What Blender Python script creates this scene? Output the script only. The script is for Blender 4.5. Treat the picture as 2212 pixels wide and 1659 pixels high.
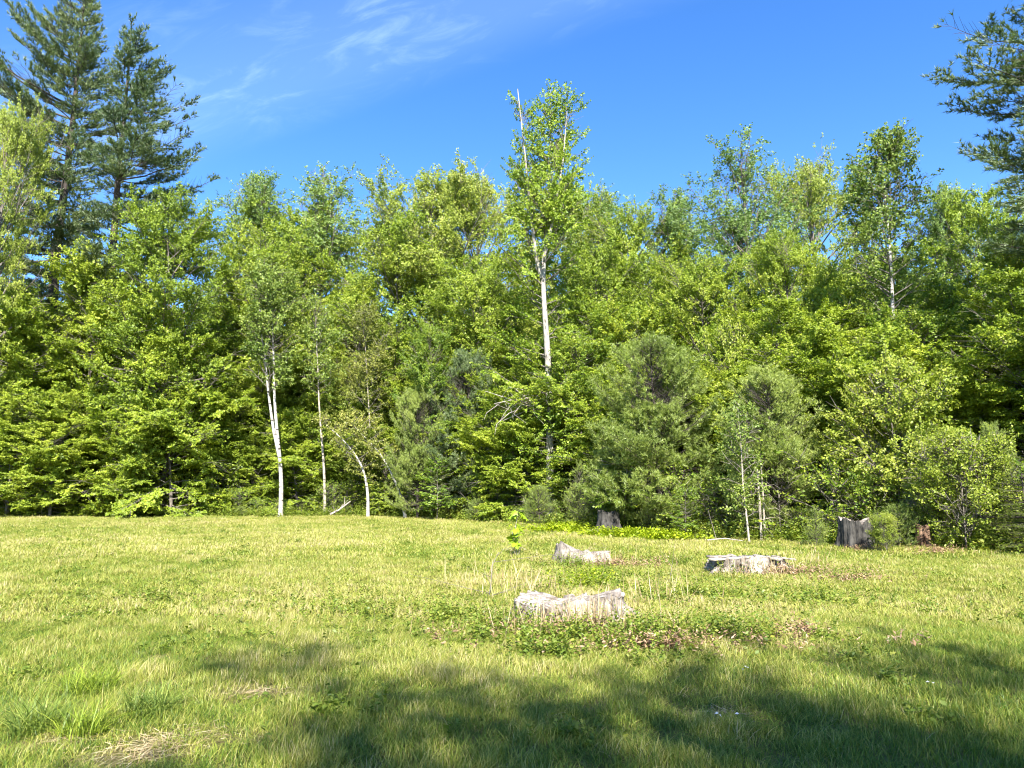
import bpy, math
import numpy as np
from mathutils import Vector

for o in list(bpy.data.objects):
    bpy.data.objects.remove(o)
SC = bpy.context.scene
COL = SC.collection
PI = math.pi
def R(a): return math.radians(a)

# ------------------------------------------------------------------ camera
PITCH = R(7.65)
FPX, CX, CY, CAMH = 1598.0, 1106.0, 829.5, 1.6          # focal length and centre in a 2212 x 1659 frame
cam = bpy.data.cameras.new('camera')
cam.sensor_width = 36.0
cam.lens = 36.0 * FPX / 2212.0
cam.clip_start, cam.clip_end = 0.05, 3000
cam_o = bpy.data.objects.new('camera', cam)
COL.objects.link(cam_o)
cam_o.location = (0, 0, CAMH)
cam_o.rotation_euler = (PI / 2 + PITCH, 0, 0)
SC.camera = cam_o

# ------------------------------------------------------------------ sky, sun, exposure
SUN_EL, SUN_AZ = R(42), R(5)      # the sun stands behind the camera, a little to the right
sun_dir = Vector((math.sin(SUN_AZ) * math.cos(SUN_EL), -math.cos(SUN_AZ) * math.cos(SUN_EL), math.sin(SUN_EL)))
sun = bpy.data.lights.new('sun', 'SUN')
sun.energy, sun.angle, sun.color = 5.0, R(0.53), (1.0, 0.95, 0.87)
sun_o = bpy.data.objects.new('sun', sun)
COL.objects.link(sun_o)
sun_o.rotation_euler = sun_dir.to_track_quat('Z', 'Y').to_euler()
sun_o.location = (0, -30, 60)

def cam_ray(px, py):
    u, v = (px - CX) / FPX, (CY - py) / FPX
    d = Vector((u, math.cos(PITCH) - v * math.sin(PITCH), math.sin(PITCH) + v * math.cos(PITCH)))
    return d.normalized()

world = bpy.data.worlds.new('World')
SC.world = world
world.use_nodes = True
nt = world.node_tree
nt.nodes.clear()
def N(tree, kind, **kw):
    n = tree.nodes.new(kind)
    for k, v in kw.items():
        setattr(n, k, v)
    return n
def L(tree, a, b): tree.links.new(a, b)
def vmath(tree, op, a=None, b=None, out=0):
    n = N(tree, 'ShaderNodeVectorMath', operation=op)
    for i, x in enumerate((a, b)):
        if x is None: continue
        if isinstance(x, (tuple, list, Vector)): n.inputs[i].default_value = tuple(x)
        else: L(tree, x, n.inputs[i])
    return n.outputs['Value'] if op in ('DOT_PRODUCT', 'LENGTH') else n.outputs[0]
def fmath(tree, op, a=None, b=None, clamp=False):
    n = N(tree, 'ShaderNodeMath', operation=op, use_clamp=clamp)
    for i, x in enumerate((a, b)):
        if x is None: continue
        if isinstance(x, (int, float)): n.inputs[i].default_value = x
        else: L(tree, x, n.inputs[i])
    return n.outputs[0]
def mapr(tree, x, a, b, c=0.0, d=1.0, smooth=True):
    n = N(tree, 'ShaderNodeMapRange', interpolation_type='SMOOTHSTEP' if smooth else 'LINEAR')
    L(tree, x, n.inputs['Value'])
    n.inputs['From Min'].default_value, n.inputs['From Max'].default_value = a, b
    n.inputs['To Min'].default_value, n.inputs['To Max'].default_value = c, d
    return n.outputs['Result']

sky = N(nt, 'ShaderNodeTexSky', sky_type='NISHITA', sun_disc=False, sun_elevation=SUN_EL,
        sun_rotation=PI - SUN_AZ, altitude=300, air_density=1.0, dust_density=0.35, ozone_density=2.6)
hs = N(nt, 'ShaderNodeHueSaturation')
hs.inputs['Saturation'].default_value = 1.30
hs.inputs['Value'].default_value = 1.0
hs.inputs['Hue'].default_value = 0.510
L(nt, sky.outputs[0], hs.inputs['Color'])
geo = N(nt, 'ShaderNodeTexCoord')
dirv = vmath(nt, 'NORMALIZE', geo.outputs['Generated'])
# one faint cirrus band, lying along the line from low on the left to the zenith above the middle
d1, d2 = cam_ray(640, 195), cam_ray(1010, 70)
nb = d1.cross(d2).normalized()
if nb.z < 0: nb = -nb
along = (d2 - d1).normalized()
dist = vmath(nt, 'DOT_PRODUCT', dirv, tuple(nb))
al = vmath(nt, 'DOT_PRODUCT', dirv, tuple(along))
third = nb.cross(along).normalized()
th = vmath(nt, 'DOT_PRODUCT', dirv, tuple(third))
comb = N(nt, 'ShaderNodeCombineXYZ')
L(nt, fmath(nt, 'MULTIPLY', al, 7.0), comb.inputs[0]); L(nt, fmath(nt, 'MULTIPLY', dist, 26.0), comb.inputs[1]); L(nt, fmath(nt, 'MULTIPLY', th, 7.0), comb.inputs[2])
nz = N(nt, 'ShaderNodeTexNoise')
nz.inputs['Scale'].default_value, nz.inputs['Detail'].default_value, nz.inputs['Roughness'].default_value = 1.3, 8, 0.62
nz.inputs['Distortion'].default_value = 0.6
L(nt, comb.outputs[0], nz.inputs['Vector'])
wisp = mapr(nt, nz.outputs['Fac'], 0.46, 0.80)
lower = mapr(nt, dist, -0.055, 0.01)
upper = mapr(nt, dist, 0.02, 0.20, 1.0, 0.0)
veil = fmath(nt, 'MULTIPLY', lower, upper)
cl = fmath(nt, 'MULTIPLY', veil, fmath(nt, 'ADD', fmath(nt, 'MULTIPLY', wisp, 0.13), 0.06))
mixc = N(nt, 'ShaderNodeMix', data_type='RGBA')
L(nt, cl, mixc.inputs['Factor']); L(nt, hs.outputs[0], mixc.inputs['A'])
mixc.inputs['B'].default_value = (5.2, 6.6, 8.6, 1)
bg = N(nt, 'ShaderNodeBackground')
bg.inputs['Strength'].default_value = 0.104
L(nt, mixc.outputs['Result'], bg.inputs['Color'])
wo = N(nt, 'ShaderNodeOutputWorld')
L(nt, bg.outputs[0], wo.inputs['Surface'])

vs = SC.view_settings
SC.display_settings.display_device = 'sRGB'
vs.view_transform, vs.look, vs.gamma, vs.use_curve_mapping = 'Standard', 'None', 1.0, False
vs.exposure = 1.72
cy = SC.cycles
cy.max_bounces, cy.diffuse_bounces, cy.glossy_bounces = 8, 5, 2
cy.transmission_bounces, cy.transparent_max_bounces = 5, 4
cy.caustics_reflective = cy.caustics_refractive = False
cy.sample_clamp_indirect = 4.0
cy.pixel_filter_type, cy.filter_width = 'BLACKMAN_HARRIS', 1.1

# ------------------------------------------------------------------ numpy and mesh helpers
def rng_of(seed): return np.random.default_rng(seed)
def unit(v): return v / np.maximum(np.linalg.norm(v, axis=-1, keepdims=True), 1e-9)
def waves(p, freq, seed, n=14):
    """smooth pseudo-random field in about -1..1 over points p (k,2 or k,3)"""
    g = rng_of(seed); p = np.asarray(p, float)
    k = unit(g.normal(size=(n, p.shape[1]))) * freq * g.uniform(0.5, 1.7, (n, 1)); ph = g.uniform(0, 2 * PI, n)
    return np.sin(p @ k.T * 2 * PI + ph).sum(1) / math.sqrt(n * 0.5) * 0.6

def mesh_of(name, verts, faces, mat, attrs=None, smooth=False):
    """faces: list of (k,3)/(k,4) int arrays"""
    me = bpy.data.meshes.new(name)
    verts = np.asarray(verts, np.float32)
    me.vertices.add(len(verts)); me.vertices.foreach_set('co', verts.ravel())
    faces = [np.asarray(f, np.int32) for f in (faces if isinstance(faces, list) else [faces]) if len(f)]
    loops = np.concatenate([f.ravel() for f in faces]) if faces else np.zeros(0, np.int32)
    sizes = np.concatenate([np.full(len(f), f.shape[1], np.int32) for f in faces]) if faces else np.zeros(0, np.int32)
    me.loops.add(len(loops)); me.loops.foreach_set('vertex_index', loops)
    me.polygons.add(len(sizes))
    me.polygons.foreach_set('loop_start', np.concatenate([[0], np.cumsum(sizes)[:-1]]).astype(np.int32) if len(sizes) else sizes)
    for k, v in (attrs or {}).items():
        a = me.attributes.new(k, 'FLOAT', 'POINT'); a.data.foreach_set('value', np.asarray(v, np.float32))
    me.update(calc_edges=True)
    if smooth: me.polygons.foreach_set('use_smooth', np.ones(len(sizes), bool))
    if mat: me.materials.append(mat)
    return me

class Tubes:
    def __init__(s): s.v, s.f, s.n, s.a = [], [], 0, []
    def add(s, path, rad, sides=6, tint=0.5):
        path = np.asarray(path, float); rad = np.broadcast_to(np.asarray(rad, float), (len(path),))
        d = unit(np.gradient(path, axis=0)); m = unit(d.mean(0))
        ref = np.array([1., 0, 0]) if abs(m[0]) < 0.7 else np.array([0, 1., 0])
        b1 = unit(np.cross(d, ref)); b2 = np.cross(d, b1)
        th = np.arange(sides) * 2 * PI / sides
        ring = path[:, None] + rad[:, None, None] * (b1[:, None] * np.cos(th)[None, :, None] + b2[:, None] * np.sin(th)[None, :, None])
        k = len(path); idx = np.arange(k * sides).reshape(k, sides)
        a = idx[:-1]; b = idx[1:]
        q = np.stack([a, np.roll(a, -1, 1), np.roll(b, -1, 1), b], -1).reshape(-1, 4) + s.n
        s.v.append(ring.reshape(-1, 3)); s.f.append(q); s.n += k * sides; s.a.append(np.full(k * sides, tint))
        return s
    def mesh(s, name, mat, smooth=True):
        return mesh_of(name, np.concatenate(s.v), [np.concatenate(s.f)], mat, {'tint': np.concatenate(s.a)}, smooth)

def leaf_quads(base, ldir, lnrm, ln, wd, fold=0.12):
    """one V-folded diamond per leaf; returns verts (k*4,3), faces (k,4)"""
    side = unit(np.cross(ldir, lnrm)); nn = np.cross(side, ldir)
    ln = np.asarray(ln)[:, None]; wd = np.asarray(wd)[:, None]
    mid = base + ldir * ln * 0.45 + nn * wd * fold * 2
    v = np.stack([base, mid + side * wd * 0.5, base + ldir * ln, mid - side * wd * 0.5], 1)
    return v.reshape(-1, 3), np.arange(len(base) * 4).reshape(-1, 4)

def leaf_tris(base, ldir, lnrm, ln, wd):
    side = unit(np.cross(ldir, lnrm)) * np.asarray(wd)[:, None] * 0.5; ln = np.asarray(ln)[:, None]
    v = np.stack([base + ldir * ln * 0.15 - side, base + ldir * ln * 0.35 + side, base + ldir * ln], 1)
    return v.reshape(-1, 3), np.arange(len(base) * 3).reshape(-1, 3)

def link(name, data, parent=None, loc=None, **props):
    o = bpy.data.objects.new(name, data); COL.objects.link(o)
    if parent: o.parent = parent
    if loc is not None: o.location = loc
    for k, v in props.items(): o[k] = v
    return o
def thing(name, loc, label, cat, group=None, rot=0.0, scale=None):
    o = bpy.data.objects.new(name, None); COL.objects.link(o)
    o.empty_display_size = 0.3
    o.location = loc; o.rotation_euler = (0, 0, rot)
    if scale: o.scale = scale
    o['label'] = label; o['category'] = cat
    if group: o['group'] = group
    return o

# ------------------------------------------------------------------ the place: where things stand
def ground_z(x, y):
    x = np.asarray(x, float); y = np.asarray(y, float)
    z = 0.05 * np.sin(x * 0.31 + 1.0) * np.sin(y * 0.27) + 0.03 * np.sin(x * 0.9 + y * 0.6)
    z = z * np.clip(np.hypot(x, y) / 6, 0, 1)
    t = np.clip(y - 39, 0, 130)
    return z + 0.10 * t * t / (t + 14)
def proj_x(px, d, z=CAMH):
    c = d * math.cos(PITCH) + (z - CAMH) * math.sin(PITCH)
    return (px - CX) / FPX * c
def proj_z(py, d):
    v = (CY - py) / FPX
    return CAMH + d * (math.sin(PITCH) + v * math.cos(PITCH)) / (math.cos(PITCH) - v * math.sin(PITCH))
def at(px, py, d):
    z = proj_z(py, d); return np.array([proj_x(px, d, z), d, z])
def on_ground(px, py):
    r = cam_ray(px, py); t = CAMH / -r.z
    for _ in range(6):
        x, y = r.x * t, r.y * t
        t = (CAMH - float(ground_z(x, y))) / -r.z
    return np.array([r.x * t, r.y * t, float(ground_z(r.x * t, r.y * t))])
EDGE = np.array([(-400, 36.5), (900, 36), (1000, 33), (1300, 25.5), (1500, 22.6), (1700, 20.6), (1830, 19), (2000, 18), (2212, 16.2), (2600, 14)])
def edge_depth(x, y):
    """depth of the wood's edge in the direction of (x, y)"""
    px = CX + np.asarray(x) / np.maximum(np.asarray(y), 0.5) * FPX
    return np.interp(px, EDGE[:, 0], EDGE[:, 1])

# ------------------------------------------------------------------ materials
def new_mat(name):
    m = bpy.data.materials.new(name); m.use_nodes = True
    m.node_tree.nodes.clear(); return m, m.node_tree
def ramp(t, fac, stops):
    n = N(t, 'ShaderNodeValToRGB'); el = n.color_ramp.elements
    while len(el) > 1: el.remove(el[-1])
    el[0].position, el[0].color = stops[0][0], (*stops[0][1], 1)
    for p, c in stops[1:]:
        e = el.new(p); e.color = (*c, 1)
    L(t, fac, n.inputs[0]); return n.outputs[0]
def attr(t, name, kind='GEOMETRY'):
    n = N(t, 'ShaderNodeAttribute', attribute_name=name, attribute_type=kind); return n.outputs['Fac']

def leaf_mat(name, stops, trans=0.36, gloss=0.02, rough=0.5, warm=(1.15, 1.25, 0.5), vary=0.30):
    m, t = new_mat(name)
    tint = attr(t, 'tint')
    oi = N(t, 'ShaderNodeObjectInfo')
    f = fmath(t, 'ADD', tint, fmath(t, 'MULTIPLY', fmath(t, 'SUBTRACT', oi.outputs['Random'], 0.5), vary), clamp=True)
    c = ramp(t, f, stops)
    dif = N(t, 'ShaderNodeBsdfDiffuse'); L(t, c, dif.inputs[0])
    tr = N(t, 'ShaderNodeBsdfTranslucent')
    L(t, vmath(t, 'MULTIPLY', c, warm), tr.inputs[0])
    mx = N(t, 'ShaderNodeMixShader'); mx.inputs[0].default_value = trans
    L(t, dif.outputs[0], mx.inputs[1]); L(t, tr.outputs[0], mx.inputs[2])
    gl = N(t, 'ShaderNodeBsdfGlossy'); gl.inputs['Roughness'].default_value = rough
    gl.inputs['Color'].default_value = (1, 1, 1, 1)
    m2 = N(t, 'ShaderNodeMixShader'); m2.inputs[0].default_value = gloss
    L(t, mx.outputs[0], m2.inputs[1]); L(t, gl.outputs[0], m2.inputs[2])
    out = N(t, 'ShaderNodeOutputMaterial'); L(t, m2.outputs[0], out.inputs[0])
    return m

def bark_mat(name, c0, c1, scale=(9, 9, 1.6), spots=None, rough=0.85, bump=0.4):
    m, t = new_mat(name)
    tc = N(t, 'ShaderNodeTexCoord')
    mp = N(t, 'ShaderNodeMapping'); mp.inputs['Scale'].default_value = scale
    L(t, tc.outputs['Object'], mp.inputs[0])
    n1 = N(t, 'ShaderNodeTexNoise'); n1.inputs['Scale'].default_value = 2.0; n1.inputs['Detail'].default_value = 6; n1.inputs['Roughness'].default_value = 0.65
    L(t, mp.outputs[0], n1.inputs['Vector'])
    c = ramp(t, n1.outputs['Fac'], [(0.30, c0), (0.68, c1)])
    if spots:
        mp2 = N(t, 'ShaderNodeMapping'); mp2.inputs['Scale'].default_value = spots[1]
        L(t, tc.outputs['Object'], mp2.inputs[0])
        n2 = N(t, 'ShaderNodeTexNoise'); n2.inputs['Scale'].default_value = 1.0; n2.inputs['Detail'].default_value = 3
        L(t, mp2.outputs[0], n2.inputs['Vector'])
        k = mapr(t, n2.outputs['Fac'], spots[2], spots[2] + 0.06)
        mx = N(t, 'ShaderNodeMix', data_type='RGBA'); L(t, k, mx.inputs['Factor']); L(t, c, mx.inputs['A']); mx.inputs['B'].default_value = (*spots[0], 1)
        c = mx.outputs['Result']
    p = N(t, 'ShaderNodeBsdfPrincipled'); p.inputs['Roughness'].default_value = rough
    L(t, c, p.inputs['Base Color'])
    b = N(t, 'ShaderNodeBump'); b.inputs['Strength'].default_value = bump; b.inputs['Distance'].default_value = 0.03
    L(t, n1.outputs['Fac'], b.inputs['Height']); L(t, b.outputs[0], p.inputs['Normal'])
    out = N(t, 'ShaderNodeOutputMaterial'); L(t, p.outputs[0], out.inputs[0])
    return m

M = {}
M['beech'] = leaf_mat('beech_leaf', [(0, (0.120, 0.182, 0.015)), (0.5, (0.252, 0.330, 0.023)), (1, (0.416, 0.462, 0.053))])
M['maple'] = leaf_mat('maple_leaf', [(0, (0.121, 0.185, 0.020)), (0.5, (0.249, 0.335, 0.030)), (1, (0.400, 0.445, 0.061))])
M['pale'] = leaf_mat('young_oak_leaf', [(0, (0.170, 0.219, 0.032)), (0.5, (0.301, 0.364, 0.052)), (1, (0.442, 0.457, 0.098))])
M['poplar'] = leaf_mat('poplar_leaf', [(0, (0.101, 0.173, 0.046)), (0.5, (0.189, 0.280, 0.072)), (1, (0.315, 0.404, 0.122))])
M['birch'] = leaf_mat('birch_leaf', [(0, (0.101, 0.165, 0.032)), (0.5, (0.208, 0.281, 0.048)), (1, (0.353, 0.391, 0.089))])
M['tawny'] = leaf_mat('tawny_birch_leaf', [(0, (0.151, 0.176, 0.036)), (0.5, (0.271, 0.292, 0.058)), (1, (0.403, 0.380, 0.105))])
M['dark'] = leaf_mat('dark_maple_leaf', [(0, (0.078, 0.149, 0.014)), (0.5, (0.172, 0.259, 0.022)), (1, (0.374, 0.415, 0.040))])
M['tall'] = leaf_mat('red_maple_leaf', [(0, (0.102, 0.173, 0.021)), (0.5, (0.216, 0.312, 0.029)), (1, (0.383, 0.450, 0.053))])
M['shrub'] = leaf_mat('shrub_leaf', [(0, (0.132, 0.193, 0.019)), (0.5, (0.258, 0.325, 0.032)), (1, (0.416, 0.440, 0.079))])
M['sapling'] = leaf_mat('sapling_leaf', [(0, (0.120, 0.210, 0.012)), (0.5, (0.230, 0.340, 0.016)), (1, (0.350, 0.430, 0.030))])
M['pine'] = leaf_mat('pine_needle', [(0, (0.057, 0.108, 0.036)), (0.5, (0.121, 0.182, 0.058)), (1, (0.230, 0.270, 0.100))], trans=0.25, gloss=0.05, rough=0.5)
M['youngpine'] = leaf_mat('young_pine_needle', [(0, (0.128, 0.186, 0.031)), (0.5, (0.263, 0.333, 0.061)), (1, (0.449, 0.499, 0.127))], trans=0.32, gloss=0.04, rough=0.5)
M['hemlock'] = leaf_mat('hemlock_needle', [(0, (0.070, 0.110, 0.016)), (0.5, (0.165, 0.210, 0.030)), (1, (0.330, 0.310, 0.060))], trans=0.25)
M['fern'] = leaf_mat('ground_cover_leaf', [(0, (0.16, 0.24, 0.010)), (0.5, (0.29, 0.37, 0.014)), (1, (0.42, 0.46, 0.022))])
M['weed'] = leaf_mat('weed_leaf', [(0, (0.099, 0.160, 0.022)), (0.5, (0.187, 0.250, 0.032)), (1, (0.363, 0.360, 0.060))])
M['straw'] = leaf_mat('dry_stalk', [(0, (0.26, 0.18, 0.09)), (0.5, (0.42, 0.33, 0.17)), (1, (0.60, 0.52, 0.32))], trans=0.2, warm=(1, 1, 1))
M['brown'] = leaf_mat('dead_weed', [(0, (0.130, 0.078, 0.046)), (0.5, (0.312, 0.195, 0.111)), (1, (0.546, 0.390, 0.234))], trans=0.2, warm=(1, 1, 1))
M['white'] = leaf_mat('white_petal', [(0, (0.7, 0.7, 0.66)), (1, (0.8, 0.8, 0.78))], trans=0.3, warm=(1, 1, 1))
M['bark'] = bark_mat('grey_bark', (0.05, 0.042, 0.034), (0.23, 0.20, 0.165))
M['darkbark'] = bark_mat('pine_bark', (0.022, 0.017, 0.014), (0.085, 0.068, 0.055))
M['palebark'] = bark_mat('pale_maple_bark', (0.15, 0.135, 0.11), (0.47, 0.44, 0.37), (7, 7, 2.6), ((0.09, 0.08, 0.065), (7, 7, 3.0), 0.57))
M['birchbark'] = bark_mat('birch_bark', (0.26, 0.24, 0.205), (0.52, 0.50, 0.45), (4, 4, 7), ((0.05, 0.042, 0.035), (4, 4, 11), 0.585), bump=0.15)
M['tanbark'] = bark_mat('young_birch_bark', (0.22, 0.18, 0.13), (0.46, 0.41, 0.33), (4, 4, 5), ((0.07, 0.06, 0.05), (6, 6, 9), 0.62), bump=0.15)
M['deadwood'] = bark_mat('dead_wood', (0.22, 0.18, 0.15), (0.52, 0.46, 0.40), (8, 8, 3))

# ------------------------------------------------------------------ ground
def ground_material():
    m, t = new_mat('meadow_soil')
    g = N(t, 'ShaderNodeNewGeometry')
    n1 = N(t, 'ShaderNodeTexNoise'); n1.inputs['Scale'].default_value = 0.5; n1.inputs['Detail'].default_value = 8; n1.inputs['Roughness'].default_value = 0.7
    L(t, g.outputs['Position'], n1.inputs['Vector'])
    n2 = N(t, 'ShaderNodeTexNoise'); n2.inputs['Scale'].default_value = 45; n2.inputs['Detail'].default_value = 5; n2.inputs['Roughness'].default_value = 0.7
    L(t, g.outputs['Position'], n2.inputs['Vector'])
    f = fmath(t, 'ADD', fmath(t, 'MULTIPLY', n1.outputs['Fac'], 0.5), fmath(t, 'MULTIPLY', n2.outputs['Fac'], 0.5))
    field = ramp(t, f, [(0.30, (0.055, 0.050, 0.018)), (0.45, (0.115, 0.125, 0.030)), (0.55, (0.19, 0.17, 0.065)), (0.72, (0.33, 0.27, 0.14))])
    litter = ramp(t, n2.outputs['Fac'], [(0.3, (0.022, 0.015, 0.010)), (0.5, (0.065, 0.042, 0.024)), (0.7, (0.14, 0.09, 0.05))])
    mx = N(t, 'ShaderNodeMix', data_type='RGBA')
    L(t, attr(t, 'wood'), mx.inputs['Factor']); L(t, field, mx.inputs['A']); L(t, litter, mx.inputs['B'])
    p = N(t, 'ShaderNodeBsdfPrincipled'); p.inputs['Roughness'].default_value = 0.95
    p.inputs['Specular IOR Level'].default_value = 0.1
    L(t, mx.outputs['Result'], p.inputs['Base Color'])
    b = N(t, 'ShaderNodeBump'); b.inputs['Strength'].default_value = 0.8; b.inputs['Distance'].default_value = 0.05
    L(t, n2.outputs['Fac'], b.inputs['Height']); L(t, b.outputs[0], p.inputs['Normal'])
    out = N(t, 'ShaderNodeOutputMaterial'); L(t, p.outputs[0], out.inputs[0])
    return m
def axis(a, b, fine, coarse_to, n):
    mid = np.arange(a, b + 1e-6, fine)
    k = np.geomspace(1, coarse_to / max(abs(b), 1), n)[1:]
    return mid, k
gx = np.concatenate([-np.geomspace(32, 600, 18)[::-1], np.arange(-31, 31.1, 0.6), np.geomspace(32, 600, 18)])
gy = np.concatenate([-np.geomspace(8, 600, 18)[::-1], np.arange(-7, 60.1, 0.6), np.geomspace(61.5, 700, 24)])
GX, GY = np.meshgrid(gx, gy)
gv = np.stack([GX.ravel(), GY.ravel(), ground_z(GX.ravel(), GY.ravel())], 1)
ii = np.arange(len(gx) * len(gy)).reshape(len(gy), len(gx))
gf = np.stack([ii[:-1, :-1], ii[:-1, 1:], ii[1:, 1:], ii[1:, :-1]], -1).reshape(-1, 4)
woodm = np.clip((gv[:, 1] - edge_depth(gv[:, 0], gv[:, 1]) - 0.3) / 1.2, 0, 1) * (gv[:, 1] > 1)
link('ground', mesh_of('ground', gv, [gf], ground_material(), {'wood': woodm}, True), kind='structure')

# ------------------------------------------------------------------ tree builders
def trunk_path(pts, z):
    pts = np.asarray(pts, float)
    return np.stack([np.interp(z, pts[:, 2], pts[:, i]) for i in range(3)], -1)
def chaikin(p, k=2):
    p = np.asarray(p, float)
    for _ in range(k): p = np.concatenate([p[:1], np.stack([p[:-1] * .75 + p[1:] * .25, p[:-1] * .25 + p[1:] * .75], 1).reshape(-1, 3), p[-1:]])
    return p
def straight(H, lean=(0, 0), wob=0.12, g=None, n=9):
    t = np.linspace(0, 1, n); p = np.zeros((n, 3)); p[:, 2] = t * H
    p[:, 0] = lean[0] * t; p[:, 1] = lean[1] * t
    if g is not None and wob:
        ph = g.uniform(0, 6, 2)
        p[:, 0] += wob * np.sin(t * 5 + ph[0]) * t; p[:, 1] += wob * np.sin(t * 4 + ph[1]) * t
    p[0, 2] = -0.15
    return p
def dome(t): return np.sqrt(np.clip(1 - (2 * t - 0.85) ** 2 / 1.40, 0.03, 1))
def cone(t): return np.clip(1.08 - t, 0.08, 1) ** 0.8
def flask(t): return np.interp(t, [0, .15, .4, .7, .9, 1], [.75, 1, .95, .7, .42, .2])
def egg(t): return np.interp(t, [0, .12, .35, .6, .82, 1], [.45, .78, 1, .88, .55, .2])

def broadleaf(seed, H, rad, zc, prof=egg, r0=0.18, path=None, limbs=40, elev=(5, 45), curl=0.25, ds=0.36, sub=0.42, dt=0.26, twig=0.42,
              m=11, leaf=(0.14, 0.085), flat=0.75, droop=0.35, gap=-0.35, gfreq=0.28, inner=0.25, lw=1.0, leaf_m='maple', bark_m='bark',
              clear=None, extra=None, tops=1.0, twig_tubes=True, tintn=0.35, subr=0.010, limb_m='bark', face=1.15, tri=False, eljit=7, lenr=(0.66, 1.18)):
    """returns (trunk mesh, crown mesh). Branches first, then leaves along the twigs of flat sprays."""
    g = rng_of(seed)
    path = straight(H, (g.normal() * 0.03 * H, g.normal() * 0.03 * H), 0.015 * H, g) if path is None else chaikin(path)
    tb = Tubes()
    zt = np.linspace(path[0, 2], path[-1, 2], 24); tp = trunk_path(path, zt)
    tr = r0 * np.clip(1 - zt / H, 0.03, 1) ** 0.85; tr[0] *= 1.35
    tb.add(tp, tr, 8)
    trunk_me = tb.mesh('trunk', M[bark_m]); tb = Tubes()
    P, D, NR = [], [], []
    starts = []
    for i in range(limbs):
        t = (i + g.uniform(0.1, 0.9)) / limbs
        h = zc + (H - zc) * t * 0.97
        el = R(elev[0] + (elev[1] - elev[0]) * t ** 1.1 + g.normal() * eljit)
        starts.append((trunk_path(path, np.array([h]))[0], i * 2.39996 + g.normal() * 0.35, el, min(rad * float(prof(t)) * g.uniform(*lenr) / max(math.cos(el), 0.5), (H * 1.02 - h) / max(math.sin(el + curl * 0.4), 0.2) + 0.35), t, h))
    for e in (extra or []): starts.append(e)
    for st, az, el, Ln, t, h in starts:
        K = 7
        d = np.array([math.cos(az) * math.cos(el), math.sin(az) * math.cos(el), math.sin(el)])
        pts = [np.array(st)]
        cur = d.copy()
        for k in range(K - 1):
            cur = cur + np.array([g.normal() * 0.09, g.normal() * 0.09, curl * 0.18 + g.normal() * 0.05]); cur /= np.linalg.norm(cur)
            pts.append(pts[-1] + cur * Ln / (K - 1))
        pts = np.array(pts)
        if clear is not None and clear(pts[-1], pts[2]): continue
        rb = max(0.010, min(0.42 * r0 * max(1 - h / H, 0.12) ** 0.7, 0.012 * Ln + 0.006)) * lw
        tb.add(pts, np.linspace(rb, 0.006, K), 5)
        ns = max(3, int(Ln / ds)); s = np.clip(inner + (1 - inner) * (np.arange(ns) + g.uniform(0.2, 1, ns)) / ns, 0, 1)
        u = s * (K - 1); i0 = np.minimum(u.astype(int), K - 2); fr = (u - i0)[:, None]
        pos = pts[i0] * (1 - fr) + pts[i0 + 1] * fr; dl = unit(pts[i0 + 1] - pts[i0])
        up = unit(np.array([0, 0, 1.0]) + g.normal(size=(ns, 3)) * (1.05 - flat) * 0.6)
        nrm = unit(up - dl * (up * dl).sum(1, keepdims=True)); bi = np.cross(nrm, dl)
        sg = np.where(np.arange(ns) % 2 == 0, 1.0, -1.0); an = R(48) + g.normal(size=ns) * R(12)
        sd = unit(dl * np.cos(an)[:, None] + bi * (np.sin(an) * sg)[:, None] + np.array([0, 0, 1.0]) * (0.06 - droop * 0.2) + nrm * g.normal(size=(ns, 1)) * (1 - flat) * 0.7)
        sl = (sub * Ln * (1.02 - 0.75 * s) * g.uniform(0.55, 1.3, ns) + 0.2)
        for j in range(ns):
            tb.add(np.stack([pos[j], pos[j] + sd[j] * sl[j]]), [subr + 0.002, 0.004], 3)
            nt_ = max(2, int(sl[j] / dt)); ss = (np.arange(nt_) + g.uniform(0.3, 1, nt_)) / nt_
            p0 = pos[j] + sd[j] * (sl[j] * ss)[:, None]
            b2 = np.cross(nrm[j], sd[j]); a2 = np.where(np.arange(nt_) % 2 == 0, 1, -1) * (R(38) + g.normal(size=nt_) * R(15))
            td = unit(sd[j] * np.cos(a2)[:, None] + b2 * np.sin(a2)[:, None] + g.normal(size=(nt_, 3)) * (1.1 - flat) * 0.4 + np.array([0, 0, 1.0]) * (tops * t * 0.25))
            P.append(p0); D.append(td); NR.append(np.repeat(nrm[j][None], nt_, 0))
    P = np.concatenate(P); D = np.concatenate(D); NR = np.concatenate(NR)
    keep = (waves(P, gfreq, seed + 7) + 0.5 * waves(P, gfreq * 2.7, seed + 8) > gap) & (P[:, 2] > 0.12)
    P, D, NR = P[keep], D[keep], NR[keep]; n = len(P)
    tl = twig * g.uniform(0.6, 1.25, n)
    tone = 0.5 + tintn * 0.55 * waves(P, 0.22, seed + 3) + g.normal(size=n) * 0.09
    if twig_tubes and n < 9000:
        for j in g.choice(n, min(n, 500), replace=False):
            tb.add(np.stack([P[j], P[j] + D[j] * tl[j]]), [0.006, 0.003], 3)
    s = (np.arange(m) + 0.5)[None] / m + g.uniform(-0.3, 0.3, (n, m)) / m
    base = P[:, None] + D[:, None] * (tl[:, None] * s)[..., None]
    base = base + np.array([0, 0, -1.0]) * (droop * 0.25 * (tl[:, None] * s) ** 1.5)[..., None] + g.normal(size=base.shape) * 0.025 * (1.4 - flat)
    BI = np.cross(NR, D)
    sg = np.where(np.arange(m) % 2 == 0, 1.0, -1.0)[None] * g.uniform(0.7, 1.3, (n, m)); an = R(52) * sg
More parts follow.
